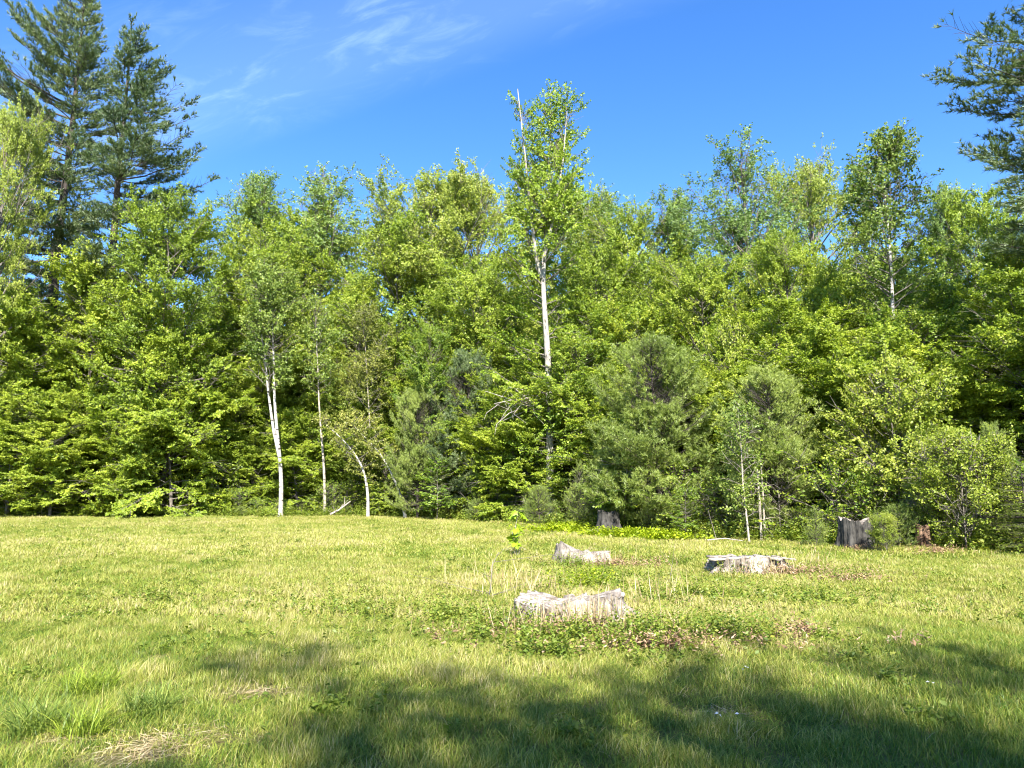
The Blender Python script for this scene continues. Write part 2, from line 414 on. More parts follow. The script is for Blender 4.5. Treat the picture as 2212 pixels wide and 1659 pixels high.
    ld = D[:, None] * np.cos(an)[..., None] + BI[:, None] * np.sin(an)[..., None] + np.array([0, 0, -1.0]) * (droop * g.uniform(0.2, 1.3, (n, m)))[..., None] + g.normal(size=base.shape) * (1.15 - flat) * 0.7
    ld = unit(ld).reshape(-1, 3)
    ax = P - trunk_path(path, P[:, 2]); ax[:, 2] = 0; ax = unit(ax) * face
    ln = np.repeat(NR[:, None] * flat + ax[:, None], m, 1) + g.normal(size=base.shape) * (1.12 - flat) * 0.8
    ln = ln.reshape(-1, 3); ln = unit(ln - ld * (ln * ld).sum(1, keepdims=True))
    sz = g.uniform(0.65, 1.2, n * m)
    lv = leaf_tris if tri else leaf_quads; kv = 3 if tri else 4
    v, f = lv(base.reshape(-1, 3), ld, ln, leaf[0] * sz, leaf[1] * sz)
    tint = np.clip(np.repeat(tone, m) + g.normal(size=n * m) * 0.17, 0, 1)
    return trunk_me, mesh_of('crown', v, [f], M[leaf_m], {'tint': np.repeat(tint, kv)}), ('branches', tb.mesh('branches', M[limb_m]))

def conifer(seed, H, rad, zc, prof=cone, r0=0.25, path=None, spacing=0.55, per=5, elev=(-6, 35), sag=0.25, tip=0.45, ds=0.28, sub=0.5,
            dtuft=0.13, needle=(0.13, 0.011), nn=9, up=0.5, inner=0.35, gap=-0.6, leaf_m='pine', bark_m='darkbark', spread=0.75, irregular=0.2, dirfac=None, flatn=False, puff=0):
    """whorled branches with side shoots; a fan of single needles at every shoot"""
    g = rng_of(seed)
    path = straight(H, (g.normal() * 0.02 * H, g.normal() * 0.02 * H), 0.01 * H, g) if path is None else np.asarray(path, float)
    tb = Tubes(); zt = np.linspace(path[0, 2], path[-1, 2], 12)
    tb.add(trunk_path(path, zt), r0 * np.clip(1 - zt / H, 0.02, 1) ** 0.8, 8)
    trunk_me = tb.mesh('trunk', M[bark_m]); tb = Tubes()
    TP, TD = [], []
    nw = max(4, int((H - zc) / spacing))
    for w in range(nw):
        t0 = (w + g.uniform(-0.2, 0.2)) / nw; off = g.uniform(0, 6.3)
        for b in range(per):
            t = float(np.clip(t0 + g.normal() * 0.4 / nw, 0, 0.985)); h = zc + (H - zc) * t
            az = off + b * 2 * PI / per + g.normal() * 0.25
            el = R(elev[0] + (elev[1] - elev[0]) * t + g.normal() * 5)
            Ln = rad * float(prof(t)) * g.uniform(1 - irregular * 1.6, 1 + irregular)
            if dirfac is not None: Ln *= dirfac(az, t)
            if Ln < 0.15: continue
            K = 7; s = np.linspace(0, 1, K)
            hd = np.array([math.cos(az), math.sin(az), 0]); st = trunk_path(path, np.array([h]))[0]
            zz = Ln * (s * math.sin(el) - sag * s * (1 - s) * 1.2 + tip * 0.25 * s ** 3)
            lat = np.cumsum(g.normal(size=K) * 0.03 * Ln); lat -= lat[0]
            pts = st + hd * (s * Ln * math.cos(el))[:, None] + np.cross(hd, [0, 0, 1.0]) * lat[:, None] + np.array([0, 0, 1.0]) * zz[:, None]
            tb.add(pts, np.linspace(max(0.010, 0.011 * Ln + 0.004), 0.005, K), 4)
            ns = max(3, int(Ln * (1 - inner) / ds * 2)); ss = inner + (1 - inner) * (np.arange(ns) + g.uniform(0, 1, ns)) / ns
            u = ss * (K - 1); i0 = np.minimum(u.astype(int), K - 2); fr = (u - i0)[:, None]
            pos = pts[i0] * (1 - fr) + pts[i0 + 1] * fr; dl = unit(pts[i0 + 1] - pts[i0])
            bi = unit(np.cross(np.array([0, 0, 1.0]), dl)); sg = np.where(np.arange(ns) % 2 == 0, 1.0, -1.0); an = R(50) + g.normal(size=ns) * R(12)
            sd = unit(dl * np.cos(an)[:, None] + bi * (np.sin(an) * sg)[:, None] + np.array([0, 0, 1.0]) * g.uniform(0.0, 0.35, ns)[:, None] * (0.2 if flatn else 1))
            sl = np.minimum(sub * Ln * (1.1 - ss) * g.uniform(0.6, 1.2, ns) + 0.15, 1.4)
            for j in range(ns):
                if sl[j] > 0.3: tb.add(np.stack([pos[j], pos[j] + sd[j] * sl[j]]), [0.008, 0.004], 3)
                q = max(2, int(sl[j] / dtuft)); k = (np.arange(q) + g.uniform(0.4, 1, q)) / q
                TP.append(pos[j] + sd[j] * (sl[j] * k)[:, None] + g.normal(size=(q, 3)) * 0.03)
                TD.append(unit(sd[j] + g.normal(size=(q, 3)) * (0.15 if flatn else 0.35) + np.array([0, 0, 0.0 if flatn else up])))
            if puff:
                e = pos + sd * sl[:, None]; k = np.repeat(np.arange(ns), puff)
                TP.append(e[k] + g.normal(size=(ns * puff, 3)) * 0.075); TD.append(unit(sd[k] * 0.5 + g.normal(size=(ns * puff, 3)) * 0.55 + np.array([0, 0, up])))
    q = int(nw * 2)
    TP.append(trunk_path(path, np.linspace(H * 0.9, H, q))); TD.append(unit(g.normal(size=(q, 3)) * 0.4 + np.array([0, 0, 1.0])))
    TP = np.concatenate(TP); TD = np.concatenate(TD)
    keep = (waves(TP, 0.35, seed + 5) > gap) & (TP[:, 2] > 0.1); TP, TD = TP[keep], TD[keep]; n = len(TP)
    tone = np.clip(0.45 + 0.16 * waves(TP, 0.3, seed + 2) + g.normal(size=n) * 0.10, 0, 1)
    if flatn:
        bi = unit(np.cross(np.array([0, 0, 1.0]), TD))
        sgn = np.where(np.arange(nn) % 2 == 0, 1.0, -1.0)
        nd = unit(TD[:, None] * 0.7 + bi[:, None] * sgn[None, :, None] * g.uniform(0.5, 1.1, (n, nn))[..., None] + g.normal(size=(n, nn, 3)) * 0.18)
    else:
        nd = unit(TD[:, None] + g.normal(size=(n, nn, 3)) * spread * 0.62)
    ln = needle[0] * g.uniform(0.7, 1.25, (n, nn))
    sidev = unit(np.cross(nd, g.normal(size=(n, nn, 3)))) * needle[1] * 0.5
    root = TP[:, None] + TD[:, None] * g.uniform(-0.05, 0.03, (n, nn, 1))
    v = np.stack([root - sidev, root + sidev, root + nd * ln[..., None]], 2).reshape(-1, 3)
    f = np.arange(n * nn * 3).reshape(-1, 3)
    tint = np.clip(np.repeat(tone, nn) + g.normal(size=n * nn) * 0.12, 0, 1)
    return trunk_me, mesh_of('crown', v, [f], M[leaf_m], {'tint': np.repeat(tint, 3)}), ('branches', tb.mesh('branches', M[bark_m]))

TOPS = {}
def top_of(me):
    if me.name not in TOPS:
        a = np.empty(len(me.vertices) * 3, np.float32); me.vertices.foreach_get('co', a); TOPS[me.name] = float(np.quantile(a[2::3], 0.998))
    return TOPS[me.name]
def plant(name, meshes, loc, label, cat, group=None, rot=0.0, scale=None, stem='trunk'):
    o = thing(name, loc, label, cat, group, rot, scale)
    link(stem, meshes[0], o); link('crown', meshes[1], o)
    for nm, me in meshes[2:]: link(nm, me, o)
    return o
def place(name, meshes, H, px, py_top, d, label, cat='tree', group=None, rot=0.0, wide=1.0, py_ref=None, stem='trunk'):
    """stand a tree at depth d so that its top reaches picture row py_top; px is read at row py_ref (default: mid height)"""
    H = top_of(meshes[1]); ztop = proj_z(py_top, d); zref = proj_z(py_ref, d) if py_ref else ztop * 0.6
    x = proj_x(px, d, zref); gz = float(ground_z(x, d)); k = (ztop - gz) / H
    return plant(name, meshes, (x, d, gz), label, cat, group, rot, (k * wide, k * wide, k), stem)

# ------------------------------------------------------------------ tree prototypes (local metres, base at the origin)
TRIS = {}
bd = dict(leaf_m='beech', m=15, sub=0.5, ds=0.21, dt=0.125, tri=True, leaf=(0.15, 0.125), flat=0.62, eljit=13, lenr=(0.5, 1.22), gfreq=0.36)
beech = [broadleaf(11, 15, 4.4, 0.4, dome, 0.15, limbs=92, elev=(16, 60), curl=-0.14, droop=0.5, gap=-0.34, **bd),
         broadleaf(12, 15, 4.7, 0.4, flask, 0.15, limbs=92, elev=(12, 58), curl=-0.12, droop=0.5, gap=-0.30, **bd),
         broadleaf(13, 12, 4.3, 0.3, dome, 0.12, limbs=84, elev=(10, 56), curl=-0.16, droop=0.55, gap=-0.30, **bd)]
md_ = dict(leaf_m='maple', m=14, ds=0.21, dt=0.13, tri=True, leaf=(0.135, 0.115), flat=0.6, droop=0.3, gap=-0.22, lw=1.4, inner=0.28, eljit=10, sub=0.46)
maple = [broadleaf(21, 18, 5.1, 3.4, dome, 0.22, limbs=64, elev=(4, 54), curl=0.28, **md_),
         broadleaf(22, 18, 4.8, 3.0, dome, 0.22, limbs=64, elev=(4, 52), curl=0.32, **md_)]
pale = [broadleaf(31, 18, 5.3, 4.8, dome, 0.24, limbs=58, elev=(6, 58), curl=0.42, flat=0.5, droop=0.25, gap=-0.12, gfreq=0.4, leaf=(0.125, 0.105), leaf_m='pale', m=14, lw=1.6, inner=0.36, ds=0.21, dt=0.13, tri=True, eljit=10)]
pd = dict(leaf_m='poplar', m=13, inner=0.22, sub=0.34, tops=1.6, ds=0.24, dt=0.15, tri=True, leaf=(0.115, 0.105), flat=0.25, droop=0.2, gfreq=0.45, eljit=9)
poplar = [broadleaf(41, 20, 2.9, 3.6, egg, 0.20, limbs=78, elev=(28, 72), curl=0.32, gap=-0.20, **pd),
          broadleaf(42, 20, 3.5, 4.2, egg, 0.20, limbs=76, elev=(24, 70), curl=0.32, gap=-0.16, **pd)]
darkm = [broadleaf(51, 16, 4.5, 0.9, egg, 0.20, limbs=78, elev=(3, 48), curl=0.12, flat=0.72, droop=0.55, gap=-0.35, leaf=(0.15, 0.12), leaf_m='dark', m=13, ds=0.21, dt=0.14, tri=True, eljit=10)]

# ------------------------------------------------------------------ the wood behind: one mass of trunks and crowns
def gn_tree(name):
    t = bpy.data.node_groups.new(name, 'GeometryNodeTree')
    t.interface.new_socket('Geometry', in_out='INPUT', socket_type='NodeSocketGeometry')
    t.interface.new_socket('Geometry', in_out='OUTPUT', socket_type='NodeSocketGeometry')
    return t, N(t, 'NodeGroupInput'), N(t, 'NodeGroupOutput')
def named(t, name, dtype):
    n = N(t, 'GeometryNodeInputNamedAttribute', data_type=dtype); n.inputs['Name'].default_value = name
    return n.outputs['Attribute']
def points_mesh(name, pts, rot, scl, fl=None, ints=None):
    me = bpy.data.meshes.new(name); me.vertices.add(len(pts)); me.vertices.foreach_set('co', np.asarray(pts, np.float32).ravel())
    for k, a in (('rot', rot), ('scl', scl)):
        at_ = me.attributes.new(k, 'FLOAT_VECTOR', 'POINT'); at_.data.foreach_set('vector', np.asarray(a, np.float32).ravel())
    for k, a in (fl or {}).items():
        at_ = me.attributes.new(k, 'FLOAT', 'POINT'); at_.data.foreach_set('value', np.asarray(a, np.float32))
    for k, a in (ints or {}).items():
        at_ = me.attributes.new(k, 'INT', 'POINT'); at_.data.foreach_set('value', np.asarray(a, np.int32))
    return me
def scatter(name, pts, rot, scl, idx, variants, fl=None, label=None):
    """one object of kind stuff; variants: list of lists of meshes that are instanced together"""
    store = bpy.data.collections.new(name + '_store')
    me = points_mesh(name, pts, rot, scl, fl, {'idx': idx})
    t, gi, go = gn_tree(name + '_scatter')
    join = N(t, 'GeometryNodeJoinGeometry')
    kmax = max(len(v) for v in variants)
    for k in range(kmax):
        c = bpy.data.collections.new(f'{name}_store_{k}')
        for i, v in enumerate(variants):
            c.objects.link(bpy.data.objects.new(f'{name}_{k}_{i:02d}', v[min(k, len(v) - 1)]))
        ci = N(t, 'GeometryNodeCollectionInfo'); ci.inputs['Collection'].default_value = c
        ci.inputs['Separate Children'].default_value = True; ci.inputs['Reset Children'].default_value = True
        ip = N(t, 'GeometryNodeInstanceOnPoints')
        L(t, gi.outputs[0], ip.inputs['Points']); L(t, ci.outputs[0], ip.inputs['Instance'])
        ip.inputs['Pick Instance'].default_value = True
        L(t, named(t, 'idx', 'INT'), ip.inputs['Instance Index'])
        e2r = N(t, 'FunctionNodeEulerToRotation'); L(t, named(t, 'rot', 'FLOAT_VECTOR'), e2r.inputs[0])
        L(t, e2r.outputs[0], ip.inputs['Rotation']); L(t, named(t, 'scl', 'FLOAT_VECTOR'), ip.inputs['Scale'])
        L(t, ip.outputs[0], join.inputs[0])
    L(t, join.outputs[0], go.inputs[0])
    o = link(name, me); o['kind'] = 'stuff'
    if label: o['label'] = label
    md = o.modifiers.new('scatter', 'NODES'); md.node_group = t
    return o

g = rng_of(5)
wp, ws, wi, wr = [], [], [], []
rows = [(41.5, 4.2, 0.66), (45, 3.8, 0.84), (50, 4.0, 0.95), (57, 4.6, 1.06), (66, 5.2, 1.16), (78, 6.0, 1.25), (92, 7.5, 1.35)]
for d, step, sc_ in rows:
    half = d * 0.80 + 6
    for x in np.arange(-half, half, step):
        y = d + g.uniform(-2.2, 2.2); xx = x + g.uniform(-1.5, 1.5)
        wp.append((xx, y, float(ground_z(xx, y)) - 0.1)); k = sc_ * g.uniform(0.72, 0.92) * (0.86 if xx < 5 else 0.80)
        ws.append((k * 1.05, k * 1.05, k)); wr.append((0, 0, g.uniform(0, 6.28))); wi.append(int(g.choice([0, 1, 2, 3, 4, 5], p=[.2, .2, .2, .12, .14, .14])))
# the near wood on the right, where the edge comes forward
for px, d in [(1330, 33), (1420, 36), (1520, 34), (1600, 30), (1690, 33), (1770, 29), (1850, 33), (1960, 31), (2040, 27), (2120, 30), (2230, 25), (2300, 29), (2330, 21), (2420, 24), (1480, 41), (1720, 40), (1900, 40), (2080, 38), (2260, 37)]:
    x = proj_x(px, d); wp.append((x, d, float(ground_z(x, d)) - 0.1)); k = g.uniform(0.50, 0.62) * (d / 31)
    ws.append((k * 1.15, k * 1.15, k)); wr.append((0, 0, g.uniform(0, 6.28))); wi.append(int(g.choice([0, 1, 2, 5, 5])))
for dd, step in ((2.5, 2.4), (5.0, 2.6), (8.0, 3.0), (12.0, 3.4)):
    for px in np.arange(-260, 2480, step * 42):
        d = float(np.interp(px, EDGE[:, 0], EDGE[:, 1])) + dd + g.uniform(-1, 1)
        if g.uniform() < 0.0 or (px > 1250 and dd < 3 ): continue
        x = proj_x(px + g.uniform(-30, 30), d); k = g.uniform(0.22, 0.42) * (1 + dd * 0.05)
        wp.append((x, d, float(ground_z(x, d)) - 0.1)); ws.append((k * 1.2, k * 1.2, k)); wr.append((0, 0, g.uniform(0, 6.28))); wi.append(int(g.choice([2, 5, 6, 6])))
protos = [maple[0], maple[1], beech[0], pale[0], poplar[0], darkm[0], beech[2]]
scatter('woodland', wp, wr, ws, wi, [[p[0], p[1], p[2][1]] for p in protos], label='mixed spring woodland filling the slope behind the edge trees')

# undergrowth: low leafy stuff on the dark floor along the edge
ug = broadleaf(71, 2.2, 1.1, 0.1, dome, 0.02, limbs=16, elev=(20, 70), curl=0.1, flat=0.5, droop=0.3, gap=-0.4, leaf=(0.12, 0.07), leaf_m='dark', m=8, ds=0.25)
pts = []
for px in np.arange(-150, 2350, 26):
    for k in range(3):
        e = float(np.interp(px, EDGE[:, 0], EDGE[:, 1])); d = e + 0.8 + g.uniform(0, 1) * (1.5 + 3.5 * k); x = proj_x(px + g.uniform(-13, 13), d); pts.append((x, d, float(ground_z(x, d)) - 0.05, 0.3 + 0.28 * k))
pts = np.array(pts); n = len(pts); s_ = pts[:, 3] * g.uniform(0.6, 1.25, n)
scatter('undergrowth', pts[:, :3], np.stack([np.zeros(n), np.zeros(n), g.uniform(0, 6.28, n)], 1), np.stack([s_ * 1.2, s_ * 1.2, s_], 1), np.zeros(n, int), [[ug[0], ug[1], ug[2][1]]], label='dark leafy undergrowth along the shaded foot of the wood')

# ------------------------------------------------------------------ trees one can tell apart
# left: two tall white pines above the broadleaf crowns
def px_path(pp, d):
    p = np.array([at(a, b, d) for a, b in pp]); z0 = float(ground_z(p[0, 0], d)); b0 = np.array([p[0, 0], d, z0]); p = p - b0
    p = np.concatenate([[[0, 0, -0.2]], p[p[:, 2] > 0.3]]); return b0, p
def lobes(ph): return lambda az, t: (1 + 0.22 * math.sin(2 * az + ph + t * 9) + 0.15 * math.sin(3 * az - ph + t * 17)) * (1 - 0.42 * math.cos(az))
bA, pA = px_path([(104, 900), (109, 760), (118, 570), (150, 330), (174, 100), (184, -40)], 41.0); HA = pA[-1, 2]
pineA = conifer(101, HA, 3.7, HA * 0.32, lambda t: np.interp(t, [0, .25, .5, .75, .9, 1], [.85, 1, .98, .80, .50, .14]), 0.40, path=pA, spacing=0.72, per=7, elev=(-4, 42), sag=0.15, tip=0.4, needle=(0.22, 0.028), nn=11, dtuft=0.10, ds=0.20, inner=0.2, gap=-0.45, irregular=0.26, dirfac=lobes(1.0))
plant('white_pine', pineA, bA, 'tallest dark blue-green pine at the upper left, its top cut by the frame', 'tree', 'tall white pines')
bB, pB = px_path([(228, 900), (236, 700), (250, 440), (268, 260), (281, 110), (284, 45)], 39.0); HB = pB[-1, 2]
pineB = conifer(104, HB, 3.5, HB * 0.40, lambda t: np.interp(t, [0, .2, .45, .7, .88, 1], [.85, .97, 1, .62, .32, .08]), 0.34, path=pB, spacing=0.76, per=7, elev=(-8, 34), sag=0.18, tip=0.45, needle=(0.22, 0.028), nn=11, dtuft=0.10, ds=0.19, inner=0.2, gap=-0.42, irregular=0.28, dirfac=lambda az, t: 0.88 + 0.46 * math.cos(az + 0.15))
plant('white_pine', pineB, bB, 'slimmer pine with long layered boughs reaching right over the blue sky', 'tree', 'tall white pines')
# right: boughs of a pine whose trunk stands outside the frame
plant('white_pine', pineB, (proj_x(2405, 20, 9), 20, 0), 'dark pine boughs reaching in from the right frame edge', 'tree', 'tall white pines', 3.3, (0.84, 0.84, 0.70))

G1 = 'beech trees along the left edge of the field'
place('beech_tree', beech[0], 15, 40, 640, 36.5, 'bright layered beech at the far left edge of the field', 'tree', G1, 0.3, 1.05)
place('beech_tree', beech[1], 15, 205, 560, 38.0, 'broad tall beech under the slimmer pine with drooping yellow-green shelves', 'tree', G1, 2.2, 1.0)
place('beech_tree', beech[2], 12, 385, 715, 36.6, 'small beech with bright flat sprays reaching right over a dark hollow', 'tree', G1, 4.0, 1.0)
place('beech_tree', beech[0], 15, 120, 850, 35.8, 'low beech in front whose sprays hang down to the grass at left', 'tree', G1, 3.6, 1.35)
place('beech_tree', beech[2], 12, 290, 880, 36.4, 'low bushy beech beside the grass left of the small bright one', 'tree', G1, 1.0, 1.15)
place('beech_tree', beech[1], 15, 480, 840, 39.5, 'shaded low beech just behind the double white birch', 'tree', G1, 0.9, 1.2)
place('maple_tree', pale[0], 18, -8, 225, 34.0, 'yellow-green maple with open crown in front of the tallest pine', 'tree', None, 0.5, 0.48)
place('maple_tree', maple[1], 18, 375, 445, 37.6, 'yellow-green rounded maple right below the slimmer pine', 'tree', 'maples in the middle rows', 1.0, 0.95)
place('poplar_tree', poplar[1], 20, 530, 375, 47.0, 'grey-green feathery poplar crown at the skyline right of the slimmer pine', 'tree', 'poplars on the skyline', 1.0, 1.15)
place('poplar_tree', poplar[0], 20, 700, 378, 48.0, 'bluish poplar with upright tufts standing left of the gap in the skyline', 'tree', 'poplars on the skyline', 2.0, 1.45)
place('maple_tree', maple[0], 18, 590, 520, 44.0, 'olive maple rising behind the double white birch', 'tree', 'maples in the middle rows', 3.0, 1.05)
place('oak_tree', pale[0], 18, 930, 372, 45.0, 'broad pale yellow oak crown with dark limbs left of the tall maple', 'tree', 'pale oaks', 0.2, 1.0)
place('oak_tree', pale[0], 18, 1035, 385, 47.0, 'pale oak crown whose top shows just left of the tall maple', 'tree', 'pale oaks', 2.5, 0.9)
place('maple_tree', maple[1], 18, 860, 470, 42.0, 'golden-green maple with dark forked limbs above the thin birches', 'tree', 'maples in the middle rows', 4.0, 1.0)
place('maple_tree', maple[0], 18, 1010, 560, 38.5, 'bushy yellow-green maple directly left of the tall maple trunk', 'tree', 'maples in the middle rows', 5.0, 1.0)
place('maple_tree', maple[1], 18, 1300, 555, 36.0, 'bushy yellow-green maple directly right of the tall maple trunk', 'tree', 'maples in the middle rows', 0.7, 1.0)
place('poplar_tree', poplar[0], 20, 1335, 418, 46.0, 'sparse greyish poplar at the lowest dip of the skyline', 'tree', 'poplars on the skyline', 0.4, 1.3)
place('oak_tree', pale[0], 18, 1235, 415, 47.0, 'pale oak half hidden behind the right side of the tall maple', 'tree', 'pale oaks', 4.2, 0.85)
place('maple_tree', maple[0], 18, 1395, 452, 43.0, 'yellow-green maple filling the dip between the sparse and the blue-green poplar', 'tree', 'maples in the middle rows', 1.9, 0.9)
place('maple_tree', maple[1], 18, 620, 432, 47.0, 'olive maple filling the skyline gap between two poplars at left', 'tree', 'maples in the middle rows', 2.9, 0.9)
place('poplar_tree', poplar[1], 20, 1480, 410, 42.0, 'blue-green poplar standing left of the tallest feathery poplar', 'tree', 'poplars on the skyline', 3.0, 1.05)
place('poplar_tree', poplar[0], 20, 1625, 275, 36.0, 'tallest feathery poplar, its upright twigs against the blue sky', 'tree', 'poplars on the skyline', 5.0, 1.25)
place('oak_tree', pale[0], 18, 1765, 345, 38.0, 'pale yellow oak crown between the feathery poplar and the tall birch', 'tree', 'pale oaks', 1.2, 0.75)
place('maple_tree', maple[0], 18, 1540, 560, 33.0, 'spreading olive maple above the left of the two bushy pines', 'tree', 'maples in the middle rows', 2.0, 1.0)
place('maple_tree', maple[1], 18, 1690, 500, 30.0, 'airy golden maple above the right bushy pine', 'tree', 'maples in the middle rows', 3.3, 0.85)
place('poplar_tree', poplar[1], 20, 2065, 395, 33.0, 'pale poplar behind the tall birch at the right', 'tree', 'poplars on the skyline', 2.2, 0.8)
place('maple_tree', maple[1], 18, 2140, 400, 33.0, 'yellow-green maple showing under the boughs of the right pine', 'tree', 'maples in the middle rows', 5.0, 0.8)
place('dark_maple', darkm[0], 16, 2205, 490, 23.0, 'dark green maple with sunlit drooping leaf tips beside the right pine', 'tree', 'dark maples', 1.0, 0.78)
place('dark_maple', darkm[0], 16, 760, 600, 41.0, 'deep green maple in the shade behind the thin birches', 'tree', 'dark maples', 2.7, 0.85)
place('dark_maple', darkm[0], 16, 935, 690, 35.5, 'green maple standing behind the dark young pine', 'tree', 'dark maples', 4.4, 0.75)

# the tall maple in the middle
dM = 31.0; bx = proj_x(1190, dM, 1.0)
def rel(px, py, d=dM, dy=0.0):
    p = at(px, py, d); return np.array([p[0] - bx, dy, p[2]])
mp = np.array([rel(1190, 1128), rel(1188, 1040), rel(1188, 900), rel(1184, 780), rel(1178, 690), rel(1172, 610), rel(1178, 520, dy=.3), rel(1185, 420, dy=.4), rel(1190, 300, dy=.4), rel(1191, 172, dy=.4)]); mp[0, 2] = -0.15
HM = mp[-1, 2]
zf = rel(1168, 590)[2]
def open_front(tip, mid):     # boughs do not grow across the pale lower trunk on its open side
    return tip[2] < zf + 1.0 and tip[1] < 0.0 and (abs(mid[0]) < 0.8 or abs(tip[0]) < 1.1) and tip[2] > rel(0, 815)[2]
extra = []
gM = rng_of(77)
fork = np.array([rel(1170, 600), rel(1158, 560, dy=-.2), rel(1146, 470, dy=-.4), rel(1134, 350, dy=-.5), rel(1118, 205, dy=-.5)])
fork2 = np.array([rel(1176, 560), rel(1196, 470, dy=-.6), rel(1214, 360, dy=-.8), rel(1222, 260, dy=-.8)])
for fk, cnt in ((fork, 20), (fork2, 14)):
    for k in range(cnt):
        s = gM.uniform(0.15, 0.98); z = fk[0, 2] + (fk[-1, 2] - fk[0, 2]) * s
        extra.append((trunk_path(fk, np.array([z]))[0], k * 2.4 + gM.normal() * .3, R(48 + 22 * s), 1.9 * (1.0 - s) + 0.34, s, z))
for k in range(9):            # low level sprays on long thin limbs
    z = rel(0, 830 + 22 * k)[2]; az = [0.1, 3.3, -0.5, 3.7, 0.5, 2.8, -0.2, 3.05, 0.25][k]
    extra.append((trunk_path(mp, np.array([z]))[0], az, R(8), [2.4, 2.9, 2.0, 2.2, 2.2, 1.8, 1.5, 1.7, 1.2][k], 0.0, z))
for k in range(3):
    z = rel(0, 830 + 34 * k)[2]
    extra.append((trunk_path(mp, np.array([z]))[0], -PI / 2 + gM.uniform(-1.1, 1.1), R(gM.uniform(0, 25)), gM.uniform(0.8, 1.5), 0.1, z))
for k in range(6):
    z = rel(0, 660 + 24 * k)[2]
    extra.append((trunk_path(mp, np.array([z]))[0], [PI - 0.8, 0.8][k % 2] + gM.normal() * .2, R(gM.uniform(10, 35)), gM.uniform(1.4, 2.2), 0.1, z))
tall = broadleaf(201, HM, 2.4, proj_z(1010, dM), lambda t: np.interp(t, [0, .3, .5, .62, .8, 1], [.75, .95, .98, 1.0, .62, .06]), 0.19, path=mp, limbs=90, elev=(4, 60), curl=0.3,
                 flat=0.62, droop=0.35, gap=-0.30, gfreq=0.6, leaf=(0.10, 0.08), m=13, ds=0.19, dt=0.12, leaf_m='tall', bark_m='palebark', limb_m='bark', clear=open_front, extra=extra, lw=0.8, inner=0.12, tops=1.2)
tbx = Tubes()
tbx.add(fork, np.linspace(0.10, 0.02, len(fork)), 7); tbx.add(fork2, np.linspace(0.07, 0.015, len(fork2)), 6)
forks = tbx.mesh('limb', M['palebark'])
dead = Tubes(); gd = rng_of(9)
for k in range(16):
    p0 = rel(1150 + gd.normal() * 8, 855 + gd.uniform(0, 30), dM, -0.3)
    p1 = rel(1092 + gd.normal() * 24, 880 + gd.normal() * 22, dM, -0.9 + gd.normal() * 0.3); mid = (p0 + p1) / 2 + np.array([gd.normal() * .15, gd.normal() * .2, gd.uniform(0, .35)])
    p2 = p1 + np.array([gd.normal() * .25, gd.normal() * .2, -gd.uniform(0.1, .5)])
    dead.add(np.stack([p0, mid, p1, p2]), [0.022, 0.016, 0.010, 0.005], 4)
tm = plant('tall_maple', tall, (bx, dM, 0), 'tallest tree in the middle, a slender maple with a pale grey forked trunk', 'tree')
link('limb', forks, tm); link('dead_twigs', dead.mesh('dead_twigs', M['deadwood']), tm)

# birches on the left of the field edge
def birch(seed, dpth, px_pts, crown_top, zc_py, rad, leaf_m, bark_m, r0, second=None, limbs=40, elev=(20, 62), leaf=(0.085, 0.065), gap=-0.45, show=5000, **kw):
    b = proj_x(px_pts[0][0], dpth, 0.4)
    def q(p): a = at(p[0], p[1], dpth); return np.array([a[0] - b, (p[2] if len(p) > 2 else 0.0), a[2]])
    P_ = np.array([q(p) for p in px_pts]); P_[0, 2] = -0.1
    H_ = P_[-1, 2]; ex = []; gg = rng_of(seed + 1)
    if second is not None:
        S_ = np.array([q(p) for p in second])
        for k in range(18):
            s = gg.uniform(0.3, 1); z = S_[0, 2] + (S_[-1, 2] - S_[0, 2]) * s
            ex.append((trunk_path(S_, np.array([z]))[0], k * 2.4, R(30 + 30 * s), rad * (1.2 - s * .7), s, z))
    me = broadleaf(seed, H_, rad, proj_z(zc_py, dpth), egg, r0, path=P_, limbs=limbs, elev=elev, curl=0.2, ds=0.18, sub=0.42, dt=0.13, twig=0.36, m=12,
                   leaf=leaf, flat=0.25, droop=0.5, gap=gap, gfreq=0.5, inner=0.25, leaf_m=leaf_m, bark_m=bark_m, extra=ex, twig_tubes=False, subr=0.008, clear=lambda tip, mid: tip[1] < -0.25 and abs(mid[0] - trunk_path(P_, np.array([mid[2]]))[0, 0]) < 0.3 and tip[2] < proj_z(show, dpth), **kw)
    more = []
    if second is not None:
        t_ = Tubes(); t_.add(S_, np.linspace(r0 * 0.75, 0.015, len(S_)), 7); more = [('limb', t_.mesh('limb', M[bark_m]))]
    return me, b, more
def put_birch(name, res, d, label, group):
    me, b, more = res
    return plant(name, list(me) + more, (b, d, float(ground_z(b, d))), label, 'tree', group)
GB = 'white-stemmed birches at the field edge'
d = 36.3
put_birch('birch_tree', birch(301, d, [(606, 1118), (608, 1040), (604, 985), (598, 930), (592, 850), (591, 760), (588, 680), (584, 598)], 598, 800, 1.75, 'birch', 'birchbark', 0.115, show=5000,
          second=[(603, 985), (591, 930), (580, 850), (572, 770), (566, 730), (560, 650)], limbs=52, leaf=(0.11, 0.08)), d, 'white birch whose stem splits in two, tallest of the birches by the grass', GB)
put_birch('birch_tree', birch(302, d + .4, [(702, 1113), (701, 1030), (695, 950), (689, 880), (687, 800), (683, 740), (682, 650)], 650, 860, 1.15, 'birch', 'tanbark', 0.075, leaf=(0.105, 0.075)), d + .4, 'straight thin birch between the double white one and the leaning ones', GB)
